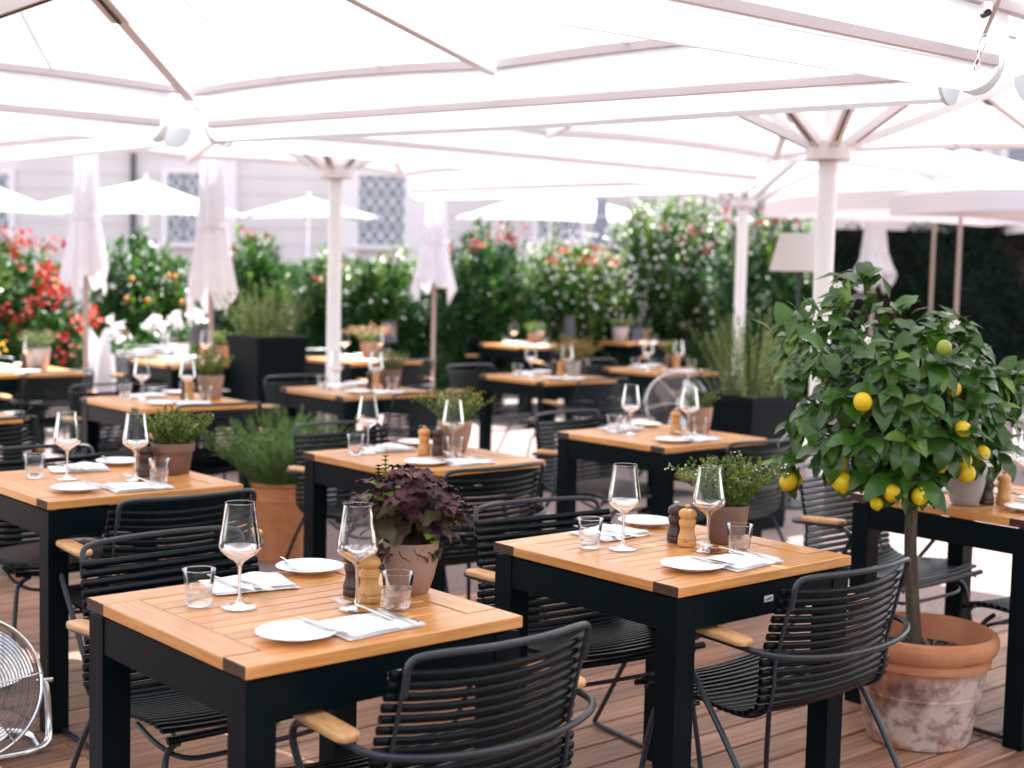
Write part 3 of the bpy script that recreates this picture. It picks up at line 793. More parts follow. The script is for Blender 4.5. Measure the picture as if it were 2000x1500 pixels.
def make_knife(L=.17, w_=.016, nm='butter_knife'):
    mb = MB(); n = 14; vs = []
    for i in range(n + 1):
        t = i / n; x = -L / 2 + L * t
        ww = w_ * (.42 if t < .5 else .42 + .58 * sin(pi * min(1, (t - .5) / .5) ** .8)) if t < .98 else w_ * .25
        if t < .06: ww *= .7
        hh = .0035 if t < .5 else .0014
        for (a, b) in ((-1, -1), (1, -1), (1, 1), (-1, 1)): vs.append((x, a * ww / 2, .003 + b * hh / 2))
    mb.add(vs, [(0, 1, 2, 3), tuple(4 * n + k for k in (3, 2, 1, 0))] + [(4 * i + k, 4 * i + 4 + k, 4 * i + 4 + (k + 1) % 4, 4 * i + (k + 1) % 4) for i in range(n) for k in range(4)])
    o = mb.build(nm, 'steel_blade', smooth=40); o['category'] = 'knife'; return o
def make_fork():
    mb = MB()
    mb.tube([(-.095, 0, .003), (-.05, 0, .005), (0, 0, .006), (.03, 0, .005)], [.004, .0036, .0026, .003], 8)
    mb.add([(.03, -.003, .004), (.045, -.011, .0015), (.058, -.0115, .001), (.058, .0115, .001), (.045, .011, .0015), (.03, .003, .004)] + [(.03, -.003, .006), (.045, -.011, .0035), (.058, -.0115, .003), (.058, .0115, .003), (.045, .011, .0035), (.03, .003, .006)], [(5, 4, 3, 2, 1, 0), (6, 7, 8, 9, 10, 11)] + [(i, (i + 1) % 6, 6 + (i + 1) % 6, 6 + i) for i in range(6)])
    for y in (-.0100, -.0034, .0034, .0100):
        mb.tube([(.057, y, .002), (.08, y, .0015), (.105, y * .95, .0055)], [.0017, .0016, .0008], 6)
    o = mb.build('fork', 'steel_blade', smooth=50); o['category'] = 'fork'; return o
def make_napkin(seed, a=.15, b=.205):
    rs = random.Random(seed); r = put('napkin', None); r['category'] = 'napkin'
    ph = [rs.uniform(0, 6) for _ in range(6)]
    for layer, (sx, sy, dx, dy, z0) in enumerate(((1, 1, 0, 0, .001), (.97, .96, rs.uniform(-.004, .004), .003, .0045), (.94, .62, .002, -.03, .008))):
        mb = MB()
        def top(u, v):
            x, y = (u - .5) * a * sx + dx, (v - .5) * b * sy + dy
            wv = .0016 * sin(u * 5 + ph[0]) + .0018 * sin(v * 6 + ph[1] + u * 3) + .0012 * sin((u + v) * 9 + ph[2])
            e = min(u, 1 - u, v, 1 - v) * 12
            return (x + .002 * sin(v * 7 + ph[3]), y + .003 * sin(u * 6 + ph[4]), z0 + (.0032 + wv * (.5 + layer * .5)) * min(1, e) ** .5 + .0002)
        mb.grid(top, 14, 14); mb.grid(lambda u, v: (lambda p: (p[0], p[1], z0 - (.0005 if layer else 0)))(top(1 - u, v)), 14, 14)
        mb.build('fold', 'linen', r, smooth=70)
    return r
def make_mill(m, nm):
    r = put(nm, None); r['category'] = 'mill'
    MB().lathe([(0, 0), (.0255, 0), (.0262, .003), (.0262, .012), (.0250, .0145), (.0262, .017), (.0258, .022), (.0215, .036), (.0200, .046), (.0215, .054), (.0242, .060), (.0232, .0625), (.0246, .065), (.0232, .0675), (.0240, .070), (.0225, .073), (0, .0735)], 32).build('body', m, r, smooth=35)
    MB().lathe([(0, .073), (.020, .0735), (.0185, .0765), (.0225, .0795), (.0258, .0865), (.0250, .094), (.0205, .1005), (.012, .104), (.006, .1045), (0, .1048)], 32).build('head', m, r, smooth=50)
    MB().lathe([(.0045, .104), (.0045, .1075), (.0075, .109), (.0085, .112), (.0065, .115), (0, .116)], 16).build('knob', 'tag_metal' if m == 'mill_dark' else m, r, smooth=50)
    if m == 'mill_light':
        s_ = MB()
        for k, (dx, z, ww, hh) in enumerate(((0, .021, .0022, .0032), (-.004, .013, .004, .0014), (.001, .013, .003, .0014), (.005, .013, .003, .0014))):
            a0 = dx / .026
            s_.grid(lambda u, v: (.0266 * sin(a0 + (u - .5) * ww / .026), -.0266 * cos(a0 + (u - .5) * ww / .026), z + (v - .5) * hh), 2, 1)
        s_.build('small_print', 'ink', r, smooth=0)
    return r
PROTO = dict(glass=make_glass(), tumbler=make_tumbler(), plate=make_plate(), knife=make_knife(), knife2=make_knife(.205, .017, 'table_knife'), fork=make_fork(), light=make_mill('mill_light', 'salt_mill'), dark=make_mill('mill_dark', 'pepper_mill'), nap=make_napkin(2), nap2=make_napkin(9))
pused = set()
GRP = dict(glass='wine glasses set on the tables', tumbler='water tumblers set on the tables', plate='white side plates', knife='butter knives on the side plates', knife2='knives on the napkins', fork='forks on the napkins', light='pale wooden mills', dark='dark wooden mills', nap='white folded napkins', nap2='white folded napkins')
def item(kind, p, rz, label, rot=None):
    src = PROTO[kind]
    if kind not in pused:
        pused.add(kind); src.location = p; src.rotation_euler = rot or (0, 0, rz); src['label'] = label; src['group'] = GRP[kind]; return src
    return dup(src, p, rz, label, GRP[kind], rot)
def setting(t, lay=None, full=True):
    d = TD[t].replace('the ', '', 1); j = lambda s=.008: rnd(-s, s)
    L = dict(g2=(.44, .43), g1=(.28, .23), t1=(.215, .165), t2=(.50, .48), md=(.31, .46), ml=(.37, .45), p1=(.57, .195), p2=(.045, .565), n1=(.585, .36), n2=(.10, .36))
    if lay: L.update(lay)
    if t not in 'AB': L = {k_: (a_ + rnd(-.015, .015), b_ + rnd(-.018, .018)) for k_, (a_, b_) in L.items()}
    z = TZ + .0012
    a = TH
    item('glass', tw(t, *L['g2'], z), 0, 'wine glass beside the mills on ' + d)
    item('glass', tw(t, *L['g1'], z), 0, 'wine glass at the back left of ' + d)
    item('tumbler', tw(t, *L['t2'], z), rnd(0, 6), 'water tumbler near the plant pot on ' + d)
    item('tumbler', tw(t, *L['t1'], z), rnd(0, 6), 'water tumbler at the left corner of ' + d)
    item('dark', tw(t, *L['md'], z), rnd(0, 6), 'dark wooden pepper mill on ' + d)
    item('light', tw(t, *L['ml'], z), radians(-20), 'pale wooden mill on ' + d)
    item('plate', tw(t, *L['p1'], z), 0, 'white side plate at the near edge of ' + d)
    item('plate', tw(t, *L['p2'], z), 0, 'white side plate at the far edge of ' + d)
    item('nap', tw(t, *L['n1'], z), a + radians(4 if t in 'AB' else rnd(-9, 12)), 'white folded napkin at the near edge of ' + d)
    item('nap2', tw(t, *L['n2'], z), a + pi + radians(rnd(-14, 4)), 'white folded napkin at the far edge of ' + d)
    if full:
        e = tw(t, L['p1'][0], L['p1'][1] + .062, z + .0135); item('knife', e, a + pi, 'butter knife on the near plate of ' + d, (0, radians(0), a + radians(4)))
        e = tw(t, L['p2'][0] - .03, L['p2'][1] - .035, z + .0135); item('knife', e, a, 'butter knife on the far plate of ' + d, (0, 0, a + radians(-14)))
        zz = z + .0125
        item('fork', tw(t, L['n1'][0] - .075, L['n1'][1] + .045, zz), a, 'fork lying on the near napkin of ' + d, (0, radians(-3), a + pi + radians(4)))
        item('knife2', tw(t, L['n1'][0] - .02, L['n1'][1] + .068, zz), a, 'table knife on the near napkin of ' + d, (0, 0, a + pi + radians(3)))
        item('knife2', tw(t, L['n2'][0] + .01, L['n2'][1] - .055, zz), a, 'table knife on the far napkin of ' + d, (0, 0, a + radians(2)))
        item('fork', tw(t, L['n2'][0] + .06, L['n2'][1] - .02, zz), a, 'fork lying on the far napkin of ' + d, (0, radians(-3), a + radians(-3)))
setting('A', dict(md=(.32, .51), ml=(.395, .50), t2=(.49, .51), n1=(.58, .365), g2=(.44, .435)))
setting('B', dict(md=(.285, .44), ml=(.345, .42), t2=(.51, .45), g2=(.43, .41)))
setting('C', dict(md=(.36, .51), ml=(.30, .53), t2=(.52, .48), p1=(.54, .17)))
setting('D', dict(md=(.35, .41), ml=(.30, .40), t1=(.17, .12), g1=(.17, .21), t2=(.46, .44)))
setting('E', dict(md=(.31, .52), ml=(.35, .46), t1=(.17, .22), t2=(.46, .52), g2=(.46, .40)))
setting('G', dict(ml=(.44, .235), md=(.40, .20), p1=(.57, .20), g1=(.30, .50), g2=(.42, .46), t1=(.22, .55), t2=(.50, .40)))
for t in 'HIJKOMNPQS': setting(t, None, False)
# ------------------------------------------------------------------ leaf pieces
def leaf_mesh(name, m, L=.1, W=.045, fold=.18, curl=.25, wav=.0, nu=4, nv=7, tip=1.0):
    mb = MB()
    def fn(u, v):
        s = 2 * u - 1
        wd = W / 2 * (sin(pi * min(1, v ** .85)) ** .75) * (1 - .25 * v ** 3 * tip)
        if v in (0, 1): wd = W * .02
        y = L * v * cos(curl * v); z = -L * curl * .5 * v * v + fold * abs(s) * wd + wav * sin(v * 15 + s * 2) * W * .12 * abs(s)
        return (s * wd, y, z)
    mb.grid(fn, nu, nv)
    return mb.mesh(name, m, 180)
def basis(d, n):
    d = d.normalized(); s = d.cross(n)
    if s.length < 1e-4: s = d.orthogonal()
    s.normalize(); n = s.cross(d); return Matrix((s, d, n)).transposed()
def place_leaf(me, p, d, n, sc, parent, name='leaf'):
    o = put(name, me, parent); M = basis(d, n).to_4x4() @ Matrix.Diagonal((sc, sc, sc, 1)); M.translation = p
    o.matrix_local = M; return o

def sprigs(mb, stems_mb, n, base_r, height, spread, L, W, per, rs, start=.15, up=.5, c=(0, 0, 0), droop=0., hvar=.35):
    """upright stems with small leaves; returns stem tips"""
    tips = []
    for _ in range(n):
        a = rs.uniform(0, 2 * pi); q = math.sqrt(rs.random()); b = Vector((c[0] + base_r * q * cos(a), c[1] + base_r * q * sin(a), c[2]))
        h = height * rs.uniform(1 - hvar, 1) * (1 - .25 * q); out = Vector((cos(a), sin(a), 0)) * spread * q + Vector((rs.uniform(-1, 1), rs.uniform(-1, 1), 0)) * spread * .3
        p1 = b + out * .45 + Vector((0, 0, h * .6)); p2 = b + out + Vector((0, 0, h - droop * out.length))
        pts = [b, b.lerp(p1, .5) + Vector((0, 0, h * .04)), p1, p2]
        pts = chaikin(pts, 1)
        if stems_mb is not None: stems_mb.tube(pts, [max(.0006, W * .22 * (1 - .7 * i / (len(pts) - 1))) for i in range(len(pts))], 4, caps=False)
        for k in range(per):
            t = start + (1 - start) * (k + rs.random()) / per; x = t * (len(pts) - 1); i = min(int(x), len(pts) - 2); f = x - i
            p = pts[i].lerp(pts[i + 1], f); ax = (pts[i + 1] - pts[i]).normalized()
            r = Vector((rs.uniform(-1, 1), rs.uniform(-1, 1), rs.uniform(-.3, .6))).normalized()
            leaf_quad(mb, p, ax * up + r, L * rs.uniform(.7, 1.15), W * rs.uniform(.8, 1.2), ax)
        tips.append(p2)
    return tips
def flowers(mb, pts, r, rs, petals=5, L=None):
    for p in pts:
        ax = Vector((rs.uniform(-.6, .6), rs.uniform(-1, .2), rs.uniform(.1, 1))).normalized(); s = ax.orthogonal().normalized(); q = ax.cross(s); a0 = rs.uniform(0, 6)
        for k in range(petals):
            a = a0 + 2 * pi * k / petals; d = s * cos(a) + q * sin(a) + ax * .35
            leaf_quad(mb, p, d, r * rs.uniform(.85, 1.1), r * .8, ax, fold=.1, curl=.08)

# ------------------------------------------------------------------ small pots on the tables
POTS = {'round': [(0, 0), (.040, 0), (.043, .003), (.054, .035), (.062, .07), (.0645, .10), (.0645, .118), (.0635, .1195), (.0605, .118), (.060, .10), (0, .098)],
        'taper': [(0, 0), (.046, 0), (.049, .003), (.060, .085), (.0625, .108), (.062, .1095), (.058, .108), (.057, .094), (0, .092)],
        'rimmed': [(0, 0), (.056, 0), (.059, .003), (.070, .078), (.0715, .08), (.0765, .081), (.079, .110), (.0785, .112), (.074, .110), (.072, .095), (0, .093)]}
def pot_thing(name, label, cat, p, shape, m, sc=1., group='potted plants on the tables'):
    r = thing(name, label, cat, p, rnd(0, 6), group)
    prof = [(a * sc, b * sc) for a, b in POTS[shape]]
    MB().lathe(prof[:-1], 40).build('pot', m, r, smooth=40)
    (a, z), (b, z2) = prof[-2], prof[-1]
    so = MB(); so.lathe([(a * 1.0, z - .002), (a * .7, z + .002), (a * .3, z + .004), (0, z + .005)], 20); so.build('soil', 'soil', r)
    return r, z, a
def herb(t, u, v, shape, m, name, label, n, h, spread, L, W, per, leafm, seed, fl=None, flr=.006, nfl=0, sc=1., up=.5, start=.15, droop=0., z=TZ):
    rs = random.Random(seed); r, z0, a = pot_thing(name, label, 'potted plant', tw(t, u, v, z + .001), shape, m, sc)
    mb, st = MB(), MB(); tips = sprigs(mb, st, n, a * .75, h, spread, L, W, per, rs, c=(0, 0, z0), up=up, start=start, droop=droop)
    st.build('stems', 'stem', r)['kind'] = 'stuff'
    mb.build('foliage', leafm, r, smooth=0)['kind'] = 'stuff'
    if fl:
        fm = MB(); pts = []
        for _ in range(nfl):
            b = rs.choice(tips); pts.append(b + Vector((rs.uniform(-1, 1), rs.uniform(-1, 1), rs.uniform(-1, .5))) * flr * 3)
        flowers(fm, pts, flr, rs); fm.build('blossoms', fl, r, smooth=0)['kind'] = 'stuff'
    return r
herb('B', .37, .56, 'taper', 'clay_brown', 'potted_herb', 'brown pot of white flowering herb on the table left of the lemon tree', 95, .17, .115, .015, .0085, 30, 'leaf_herb', 3, 'petal_white', .0045, 90)
herb('C', .34, .62, 'rimmed', 'clay_brown', 'potted_herb', 'brown rimmed pot of bushy yellow green herb on the left table', 80, .15, .085, .016, .010, 30, 'leaf_herb', 4, 'petal_white', .004, 60)
herb('D', .31, .54, 'round', 'clay_taupe', 'potted_herb', 'taupe pot of yellow flowering herb behind the purple basil', 50, .17, .12, .016, .009, 24, 'leaf_herb', 5, 'petal_yellow', .006, 90, sc=1.12)
herb('E', .34, .62, 'taper', 'clay_taupe', 'potted_herb', 'taupe pot of short rosemary before the black planter', 40, .11, .07, .02, .0035, 34, 'leaf_rosemary_pale', 6, sc=1.1)
herb('G', .37, .13, 'round', 'clay_grey', 'potted_herb', 'smooth grey pot on the table behind the hanging lemons', 40, .13, .09, .018, .009, 22, 'leaf_herb', 7, sc=1.05)
herb('H', .36, .60, 'taper', 'clay_taupe', 'potted_herb', 'taupe pot of yellow green herb on the blurred left table', 44, .18, .08, .018, .010, 24, 'leaf_herb', 8, 'petal_yellow', .005, 50, sc=1.2)
herb('I', .34, .60, 'taper', 'clay_brown', 'potted_herb', 'brown pot of green chives in front of the central pole', 90, .13, .07, .05, .003, 10, 'leaf_rosemary_pale', 9, sc=1.1)
herb('J', .34, .60, 'taper', 'clay_grey', 'potted_grass', 'grey pot of wide ochre grass on a back table', 120, .20, .17, .06, .004, 10, 'leaf_ochre', 10, sc=1.0)
herb('K', .30, .50, 'taper', 'clay_taupe', 'potted_herb', 'taupe pot of green herb left of the tall rosemary', 40, .14, .07, .018, .009, 20, 'leaf_herb', 12)
herb('N', .36, .42, 'round', 'clay_taupe', 'potted_flower', 'taupe pot of coral flowers on the far table behind the central pole', 50, .17, .13, .02, .010, 16, 'leaf_herb', 13, 'petal_pink', .011, 150, sc=1.2)
herb('P', .42, .50, 'taper', 'clay_grey', 'potted_herb', 'pale grey pot of green grass before the red oleander', 80, .15, .07, .05, .004, 10, 'leaf_rosemary_pale', 14, sc=1.35)
herb('P', .36, .12, 'round', 'planter_black', 'potted_flower', 'black pot of yellow flowers cut by the left edge', 30, .10, .07, .02, .01, 12, 'leaf_herb', 24, 'petal_yellow', .02, 60)
herb('O', .36, .62, 'round', 'clay_taupe', 'potted_herb', 'taupe pot of yellow green herb on the far left lamp table', 40, .15, .08, .018, .01, 20, 'leaf_herb', 15)
herb('M', .34, .45, 'round', 'clay_taupe', 'potted_herb', 'taupe pot of green herb beside the dark lamp on the far middle table', 40, .14, .08, .018, .01, 20, 'leaf_herb', 16)
herb('S', .30, .12, 'taper', 'clay_grey', 'potted_herb', 'pale grey pot of green grass on the farthest right table', 80, .13, .08, .05, .005, 10, 'leaf_rosemary_pale', 17, sc=1.5)
herb('Q', .36, .45, 'round', 'clay_taupe', 'potted_herb', 'taupe pot on the table cut by the left edge', 30, .13, .08, .018, .01, 20, 'leaf_herb', 18)

# ------------------------------------------------------------------ purple basil
rs = random.Random(21)
r, z0, a = pot_thing('potted_basil', 'purple basil with flower spike in a taupe pot on the front table', 'potted plant', tw('A', .37, .635, TZ + .001), 'round', 'clay_taupe', 1.03)
r.rotation_euler = (0, 0, 0)
BL = [leaf_mesh('leaf', 'leaf_basil', .078, .043, .10, .5, 1.0), leaf_mesh('leaf', 'leaf_basil', .066, .037, .22, .8, 1.2), leaf_mesh('leaf', 'leaf_basil_mixed', .084, .045, .12, .65, 1.0), leaf_mesh('leaf', 'leaf_basil_green', .036, .022, .15, .5, .5)]
st = MB(); nleaf = 0
for k in range(23):
    ang = k * 2.399; q = math.sqrt((k + .5) / 23)
    out = Vector((cos(ang), sin(ang), 0)) * (.108 * q)
    h = .185 * (1 - .50 * q * q) * rs.uniform(.9, 1.08)
    b = Vector((cos(ang) * .03 * q, sin(ang) * .03 * q, z0)); tip = b + out + Vector((0, 0, h))
    pts = chaikin([b, b + out * .3 + Vector((0, 0, h * .55)), tip], 2)
    st.tube(pts, .0018, 5)
    lv = 4 if q > .5 else 3
    for lev in range(lv):
        f = 1 - lev * .24; x = f * (len(pts) - 1); i = min(int(x), len(pts) - 2); p = pts[i].lerp(pts[i + 1], x - i)
        for s_ in range(4 if lev == 0 else 2):
            aa = ang + lev * pi / 2 + s_ * (pi / 2 if lev == 0 else pi) + rs.uniform(-.4, .4)
            el = .35 if lev == 0 else -.05 - .12 * lev
            d = Vector((cos(aa), sin(aa), el + rs.uniform(-.25, .2))) + out.normalized() * .5
            sc = (rs.uniform(.62, .85) if lev == 0 else rs.uniform(.85, 1.12))
            me = BL[3] if (rs.random() < .08) else (BL[2] if (lev >= 2 and rs.random() < .8) or (lev == 1 and rs.random() < .4) else rs.choice(BL[:2]))
            place_leaf(me, p, d, Vector((0, 0, 1)) + out.normalized() * .3, sc, r); nleaf += 1
        if lev == 0:
            for s_ in range(2):
                aa = rs.uniform(0, 6); place_leaf(BL[1], p, Vector((cos(aa), sin(aa), 1.1)), Vector((-cos(aa), -sin(aa), .6)), .45, r)
lx = PZ(742, 1000, TZ)
for dx, h, m_, nm in ((-.078, .262, 'leaf_basil', 0), (-.066, .285, 'leaf_basil_green', 1)):
    sp_ = MB(); base = Vector((dx, -.01, z0 + .09)); tip = Vector((dx + .004 * nm, -.012, z0 + h - .07))
    sp_.tube([base, base.lerp(tip, .5) + Vector((.003, 0, 0)), tip], .0015, 5)
    for k in range(9):
        p = base.lerp(tip, .35 + .65 * k / 8)
        for q in range(6):
            aa = q * pi / 3 + k; leaf_quad(sp_, p, Vector((cos(aa), sin(aa), .4)), (.017 * (1 - .4 * k / 8)), .011, Vector((0, 0, 1)))
    sp_.build('flower_spike', m_, r, smooth=0)
for (dx, dy, dz) in ((-.075, -.05, .125), (-.055, -.06, .14), (-.06, -.03, .15), (-.09, -.03, .115), (-.045, -.05, .12), (.055, -.09, .05), (.06, -.085, .035)):
    aa = rs.uniform(0, 6); place_leaf(BL[3], Vector((dx, dy, z0 + dz)), Vector((cos(aa), sin(aa) - .6, .3)), Vector((0, -.3, 1)), rs.uniform(.8, 1.4), r)
st.build('stems', 'leaf_basil_mixed', r)['kind'] = 'stuff'

# ------------------------------------------------------------------ rosemary in the woven terracotta pot
rs = random.Random(5)
P0 = PZ(546, 1094, 0); P0 = Vector((P0.x, P0.y + .02, 0))
r = thing('potted_rosemary', 'bushy rosemary in a woven terracotta coloured pot between the tables', 'potted plant', P0)
mb = MB(); nn = 120; prof = []
for k in range(61):
    z = .012 + .30 * k / 60; prof.append((.112 + (z / .31) * .034, z))
def weave(a, z):
    if z < .02 or z > .30: return 1
    row = int((z - .02) / .0115); return 1 + .010 * math.copysign(abs(sin(a * 24 + (pi / 2) * (row % 2) * 2)) ** .5, sin(a * 24 + pi * (row % 2))) * (.6 + .4 * abs(sin((z - .02) / .0115 * pi)))
mb.lathe(prof, nn, mod=weave)
mb.lathe([(0, .0), (.108, 0), (.112, .012)], nn)
mb.lathe([(.146, .312), (.150, .314), (.1515, .322), (.149, .33), (.150, .385), (.158, .392), (.160, .402), (.157, .41), (.148, .408), (.144, .39), (.14, .37)], nn)
mb.build('pot', 'plastic_terracotta', r, smooth=45)
MB().lathe([(.141, .375), (.07, .382), (0, .385)], 24).build('soil', 'soil', r)
fm, sm = MB(), MB()
sprigs(fm, sm, 240, .142, .42, .25, .032, .0042, 88, rs, c=(0, 0, .38), up=.75, start=.05)
sm.build('stems', 'stem', r)['kind'] = 'stuff'; fm.build('foliage', 'leaf_rosemary', r, smooth=0)['kind'] = 'stuff'

# ------------------------------------------------------------------ black planters with tall rosemary
def planter(px, py_top, d, w_px, htop, label, seed, n, leafm, spread):
    rs = random.Random(seed); c = PY(px, py_top, d); w_ = w_px / F * d; r = thing('planter', label, 'planter', (c.x, d, 0), TH)
    z1 = c.z; mb = MB(); a, b = w_ * .30, w_ * .37
    def sq(h, z): return [(-h, -h, z), (h, -h, z), (h, h, z), (-h, h, z)]
    vs = sq(a, 0) + sq(b, z1 - .05) + sq(b + .012, z1 - .05) + sq(b + .012, z1) + sq(b - .015, z1) + sq(b - .02, z1 - .04)
    mb.add(vs, [(3, 2, 1, 0), (20, 21, 22, 23)] + [(4 * k + i, 4 * k + (i + 1) % 4, 4 * k + 4 + (i + 1) % 4, 4 * k + 4 + i) for k in range(5) for i in range(4)])
    mb.build('box', 'planter_black', r, smooth=0)
    MB().box((0, 0, z1 - .045), (2 * b - .05, 2 * b - .05, .02)).build('soil', 'soil', r, smooth=0)
    fm, sm = MB(), MB(); sprigs(fm, sm, n, b * .95, htop, spread, .032, .0055, 62, rs, c=(0, 0, z1 - .04), up=1.0, start=.03, hvar=.5)
    sm.build('stems', 'stem', r)['kind'] = 'stuff'; fm.build('rosemary', leafm, r, smooth=0)['kind'] = 'stuff'
    return r
planter(522, 655, 10.4, 150, .46, 'black square planter of pale rosemary beside the folded parasol', 31, 95, 'leaf_rosemary_pale', .16)
planter(1462, 768, 8.6, 185, .60, 'black square planter of tall rosemary behind the lemon tree', 32, 110, 'leaf_rosemary_pale', .17)

# ------------------------------------------------------------------ lemon tree
rs = random.Random(77)
D0 = 4.66; base = PY(1790, 1457, D0); LT = Vector((base.x, D0, 0))
tree = thing('potted_lemon_tree', 'fruiting lemon tree in a big weathered terracotta pot at right', 'tree', LT)
mb = MB()
mb.lathe([(0, 0), (.158, 0), (.166, .006), (.185, .10), (.198, .168), (.2005, .170), (.2005, .176), (.199, .178), (.211, .245), (.2125, .262), (.222, .266), (.224, .280), (.222, .292), (.219, .296), (.230, .299), (.240, .312), (.246, .335), (.246, .350), (.240, .364), (.230, .370), (.222, .367), (.217, .355), (.208, .30), (.20, .285)], 72)
mb.build('terracotta_pot', 'clay_weathered', tree, smooth=35)
s_ = MB()
for k, ww in enumerate((.006, .004, .006, .005, .003, .006, .005)):
    a = radians(-72) + k * .0115 * 3.2
    s_.grid(lambda u, v: (.2352 * cos(a + u * ww * 3.2 / 1), .2352 * sin(a + u * ww * 3.2 / 1), .302 + .0075 * v), 3, 1)
st_ = s_.build('stamp_print', 'clay_brown', tree, smooth=0)
for v_ in st_.data.vertices:
    q = math.hypot(v_.co.x, v_.co.y); rr = .230 + (v_.co.z - .299) * (.010 / .013) + .0012; v_.co.x *= rr / q; v_.co.y *= rr / q
MB().lathe([(.206, .287), (.12, .293), (.05, .297), (0, .298)], 32).build('soil', 'soil', tree)
pb = MB()
for _ in range(260):
    a = rs.uniform(0, 6.28); q = .19 * math.sqrt(rs.random()); s = rs.uniform(.003, .009)
    pb.bbox((q * cos(a), q * sin(a), .297 - q * .03), (s * 1.5, s, s), s * .3)
pb.build('pebbles', 'gravel', tree, smooth=0)['kind'] = 'stuff'
toL = lambda px, py, dy=0.: PY(px, py, D0 + dy) - LT
tk = [Vector((-.02, 0, .285)), toL(1781, 1150, 0), toL(1777, 1050, 0), toL(1783, 975, .0), toL(1790, 900, .03), toL(1780, 850, .05)]
MB().tube(chaikin(tk, 2), [.025 - .010 * i / 20 for i in range(len(chaikin(tk, 2)))], 14).build('trunk', 'bark', tree)
tips = [(1685, 545, 0), (1640, 600, -.1), (1580, 630, 0), (1548, 655, .05), (1560, 725, -.15), (1610, 690, -.22), (1680, 655, -.18), (1745, 610, .05), (1740, 700, -.28), (1800, 650, -.1), (1852, 628, 0), (1892, 665, -.05), (1835, 705, -.28), (1900, 730, -.15), (1955, 735, 0), (1985, 750, .05), (1940, 800, -.08), (1880, 785, -.22), (1800, 775, -.32), (1720, 765, -.32), (1655, 775, -.27), (1592, 790, -.18), (1562, 835, 0), (1540, 905, 0), (1620, 865, -.18), (1690, 855, -.30), (1770, 855, -.33), (1850, 845, -.27), (1920, 865, -.1), (1945, 880, .05), (1745, 925, -.24), (1795, 940, -.24), (1835, 885, -.2), (1640, 905, -.1), (1705, 915, -.2), (1700, 700, .2), (1800, 720, .25), (1880, 700, .2), (1620, 740, .2), (1760, 800, .25), (1840, 820, .2)]
LM = [leaf_mesh('leaf', 'leaf_lemon', .105, .050, .14, .55, .5), leaf_mesh('leaf', 'leaf_lemon', .095, .044, .22, .9, .4), leaf_mesh('leaf', 'leaf_lemon', .118, .052, .08, .7, .7), leaf_mesh('leaf', 'leaf_lemon_young', .085, .036, .2, .5, .3)]
br = MB(); hub = tk[4]; hub2 = tk[5]; cen = toL(1760, 760)
inner = MB(); nl = 0
for (px, py, dy) in tips:
    T = toL(px, py, dy); h = hub if py > 800 else hub2; out = (T - cen); out.z *= .5
    if out.length < .05: out = Vector((0, -1, 0))
    out.normalize()
    mid = h.lerp(T, .5) + Vector((0, 0, .07 if py < 850 else .10)) + out * .03
    pts = chaikin([h, h.lerp(mid, .6), mid, T], 2); m = len(pts)
    br.tube(pts, [.008 * (1 - .75 * i / (m - 1)) for i in range(m)], 5)
    ax = (pts[-1] - pts[-4]).normalized()
    dang = .25 if py < 640 else .55
    for k in range(7):
        a = k * 2.4 + rs.uniform(-.3, .3); s = ax.orthogonal().normalized(); q = ax.cross(s)
        d = (s * cos(a) + q * sin(a)) * .9 + ax * .35 + out * .35 + Vector((0, -.12, -dang * rs.uniform(.4, 1.4)))
        p = pts[-1 - (k // 3)] if k < 6 else pts[-4]
        me = LM[3] if (py < 640 and rs.random() < .35) or rs.random() < .18 else rs.choice(LM[:3])
        if nl < 290: place_leaf(me, p, d, Vector((0, -.45, 1)) + out * .4 + rdir() * .25, rs.uniform(.95, 1.42), tree); nl += 1
    for k in range(30):
        i = rs.randrange(m // 3, m); p = pts[i] + rdir() * .05; d = rdir() + Vector((0, 0, -.5)) + out * .4
        leaf_quad(inner, p, d, rs.uniform(.07, .115), rs.uniform(.03, .048), Vector((0, -.3, 1)), fold=.12, curl=.05)
br.build('branches', 'bark', tree)
inner.build('inner_foliage', 'leaf_lemon', tree, smooth=0)['kind'] = 'stuff'
lem = MB(); prof = []
for k in range(17):
    t = pi * k / 16; rr = .0305 * sin(t); z = .0325 * (-cos(t))
    if k == 15: rr, z = .0075, .0335
    if k == 14: rr *= .92
    if k == 16: rr, z = 0, .0370
    prof.append((max(rr, 0), z))
LMn = MB().lathe(prof, 24).mesh('lemon', 'lemon', 60); LMg = MB().lathe(prof, 24).mesh('lemon', 'lemon_green', 60)
for (px, py, rpx, g, dy) in ((1685, 785, 20, 0, -.36), (1844, 679, 16, 1, -.32), (1881, 838, 17, 0, -.30), (1640, 903, 17, 0, -.16), (1645, 941, 22, 0, -.18), (1540, 940, 20, 0, -.02), (1743, 963, 19, 0, -.27), (1797, 969, 19, 0, -.27), (1702, 950, 16, 0, -.2), (1712, 983, 14, 0, -.24), (1834, 907, 18, 0, -.22), (1838, 928, 18, 0, -.16), (1882, 897, 18, 0, -.2), (1918, 886, 17, 0, -.16), (1888, 925, 19, 0, -.2), (1864, 760, 15, 0, -.24), (1556, 935, 14, 0, .04), (1625, 930, 14, 0, -.08)):
    o = put('lemon', LMg if g else LMn, tree); o.location = toL(px, py, dy); sc = .93 * rpx / .031 / (F / (D0 + dy)); o.scale = (sc, sc, sc)
    o.rotation_euler = (radians(180) + rs.uniform(-.5, .5), rs.uniform(-.5, .5), rs.uniform(0, 6))
bl = MB()
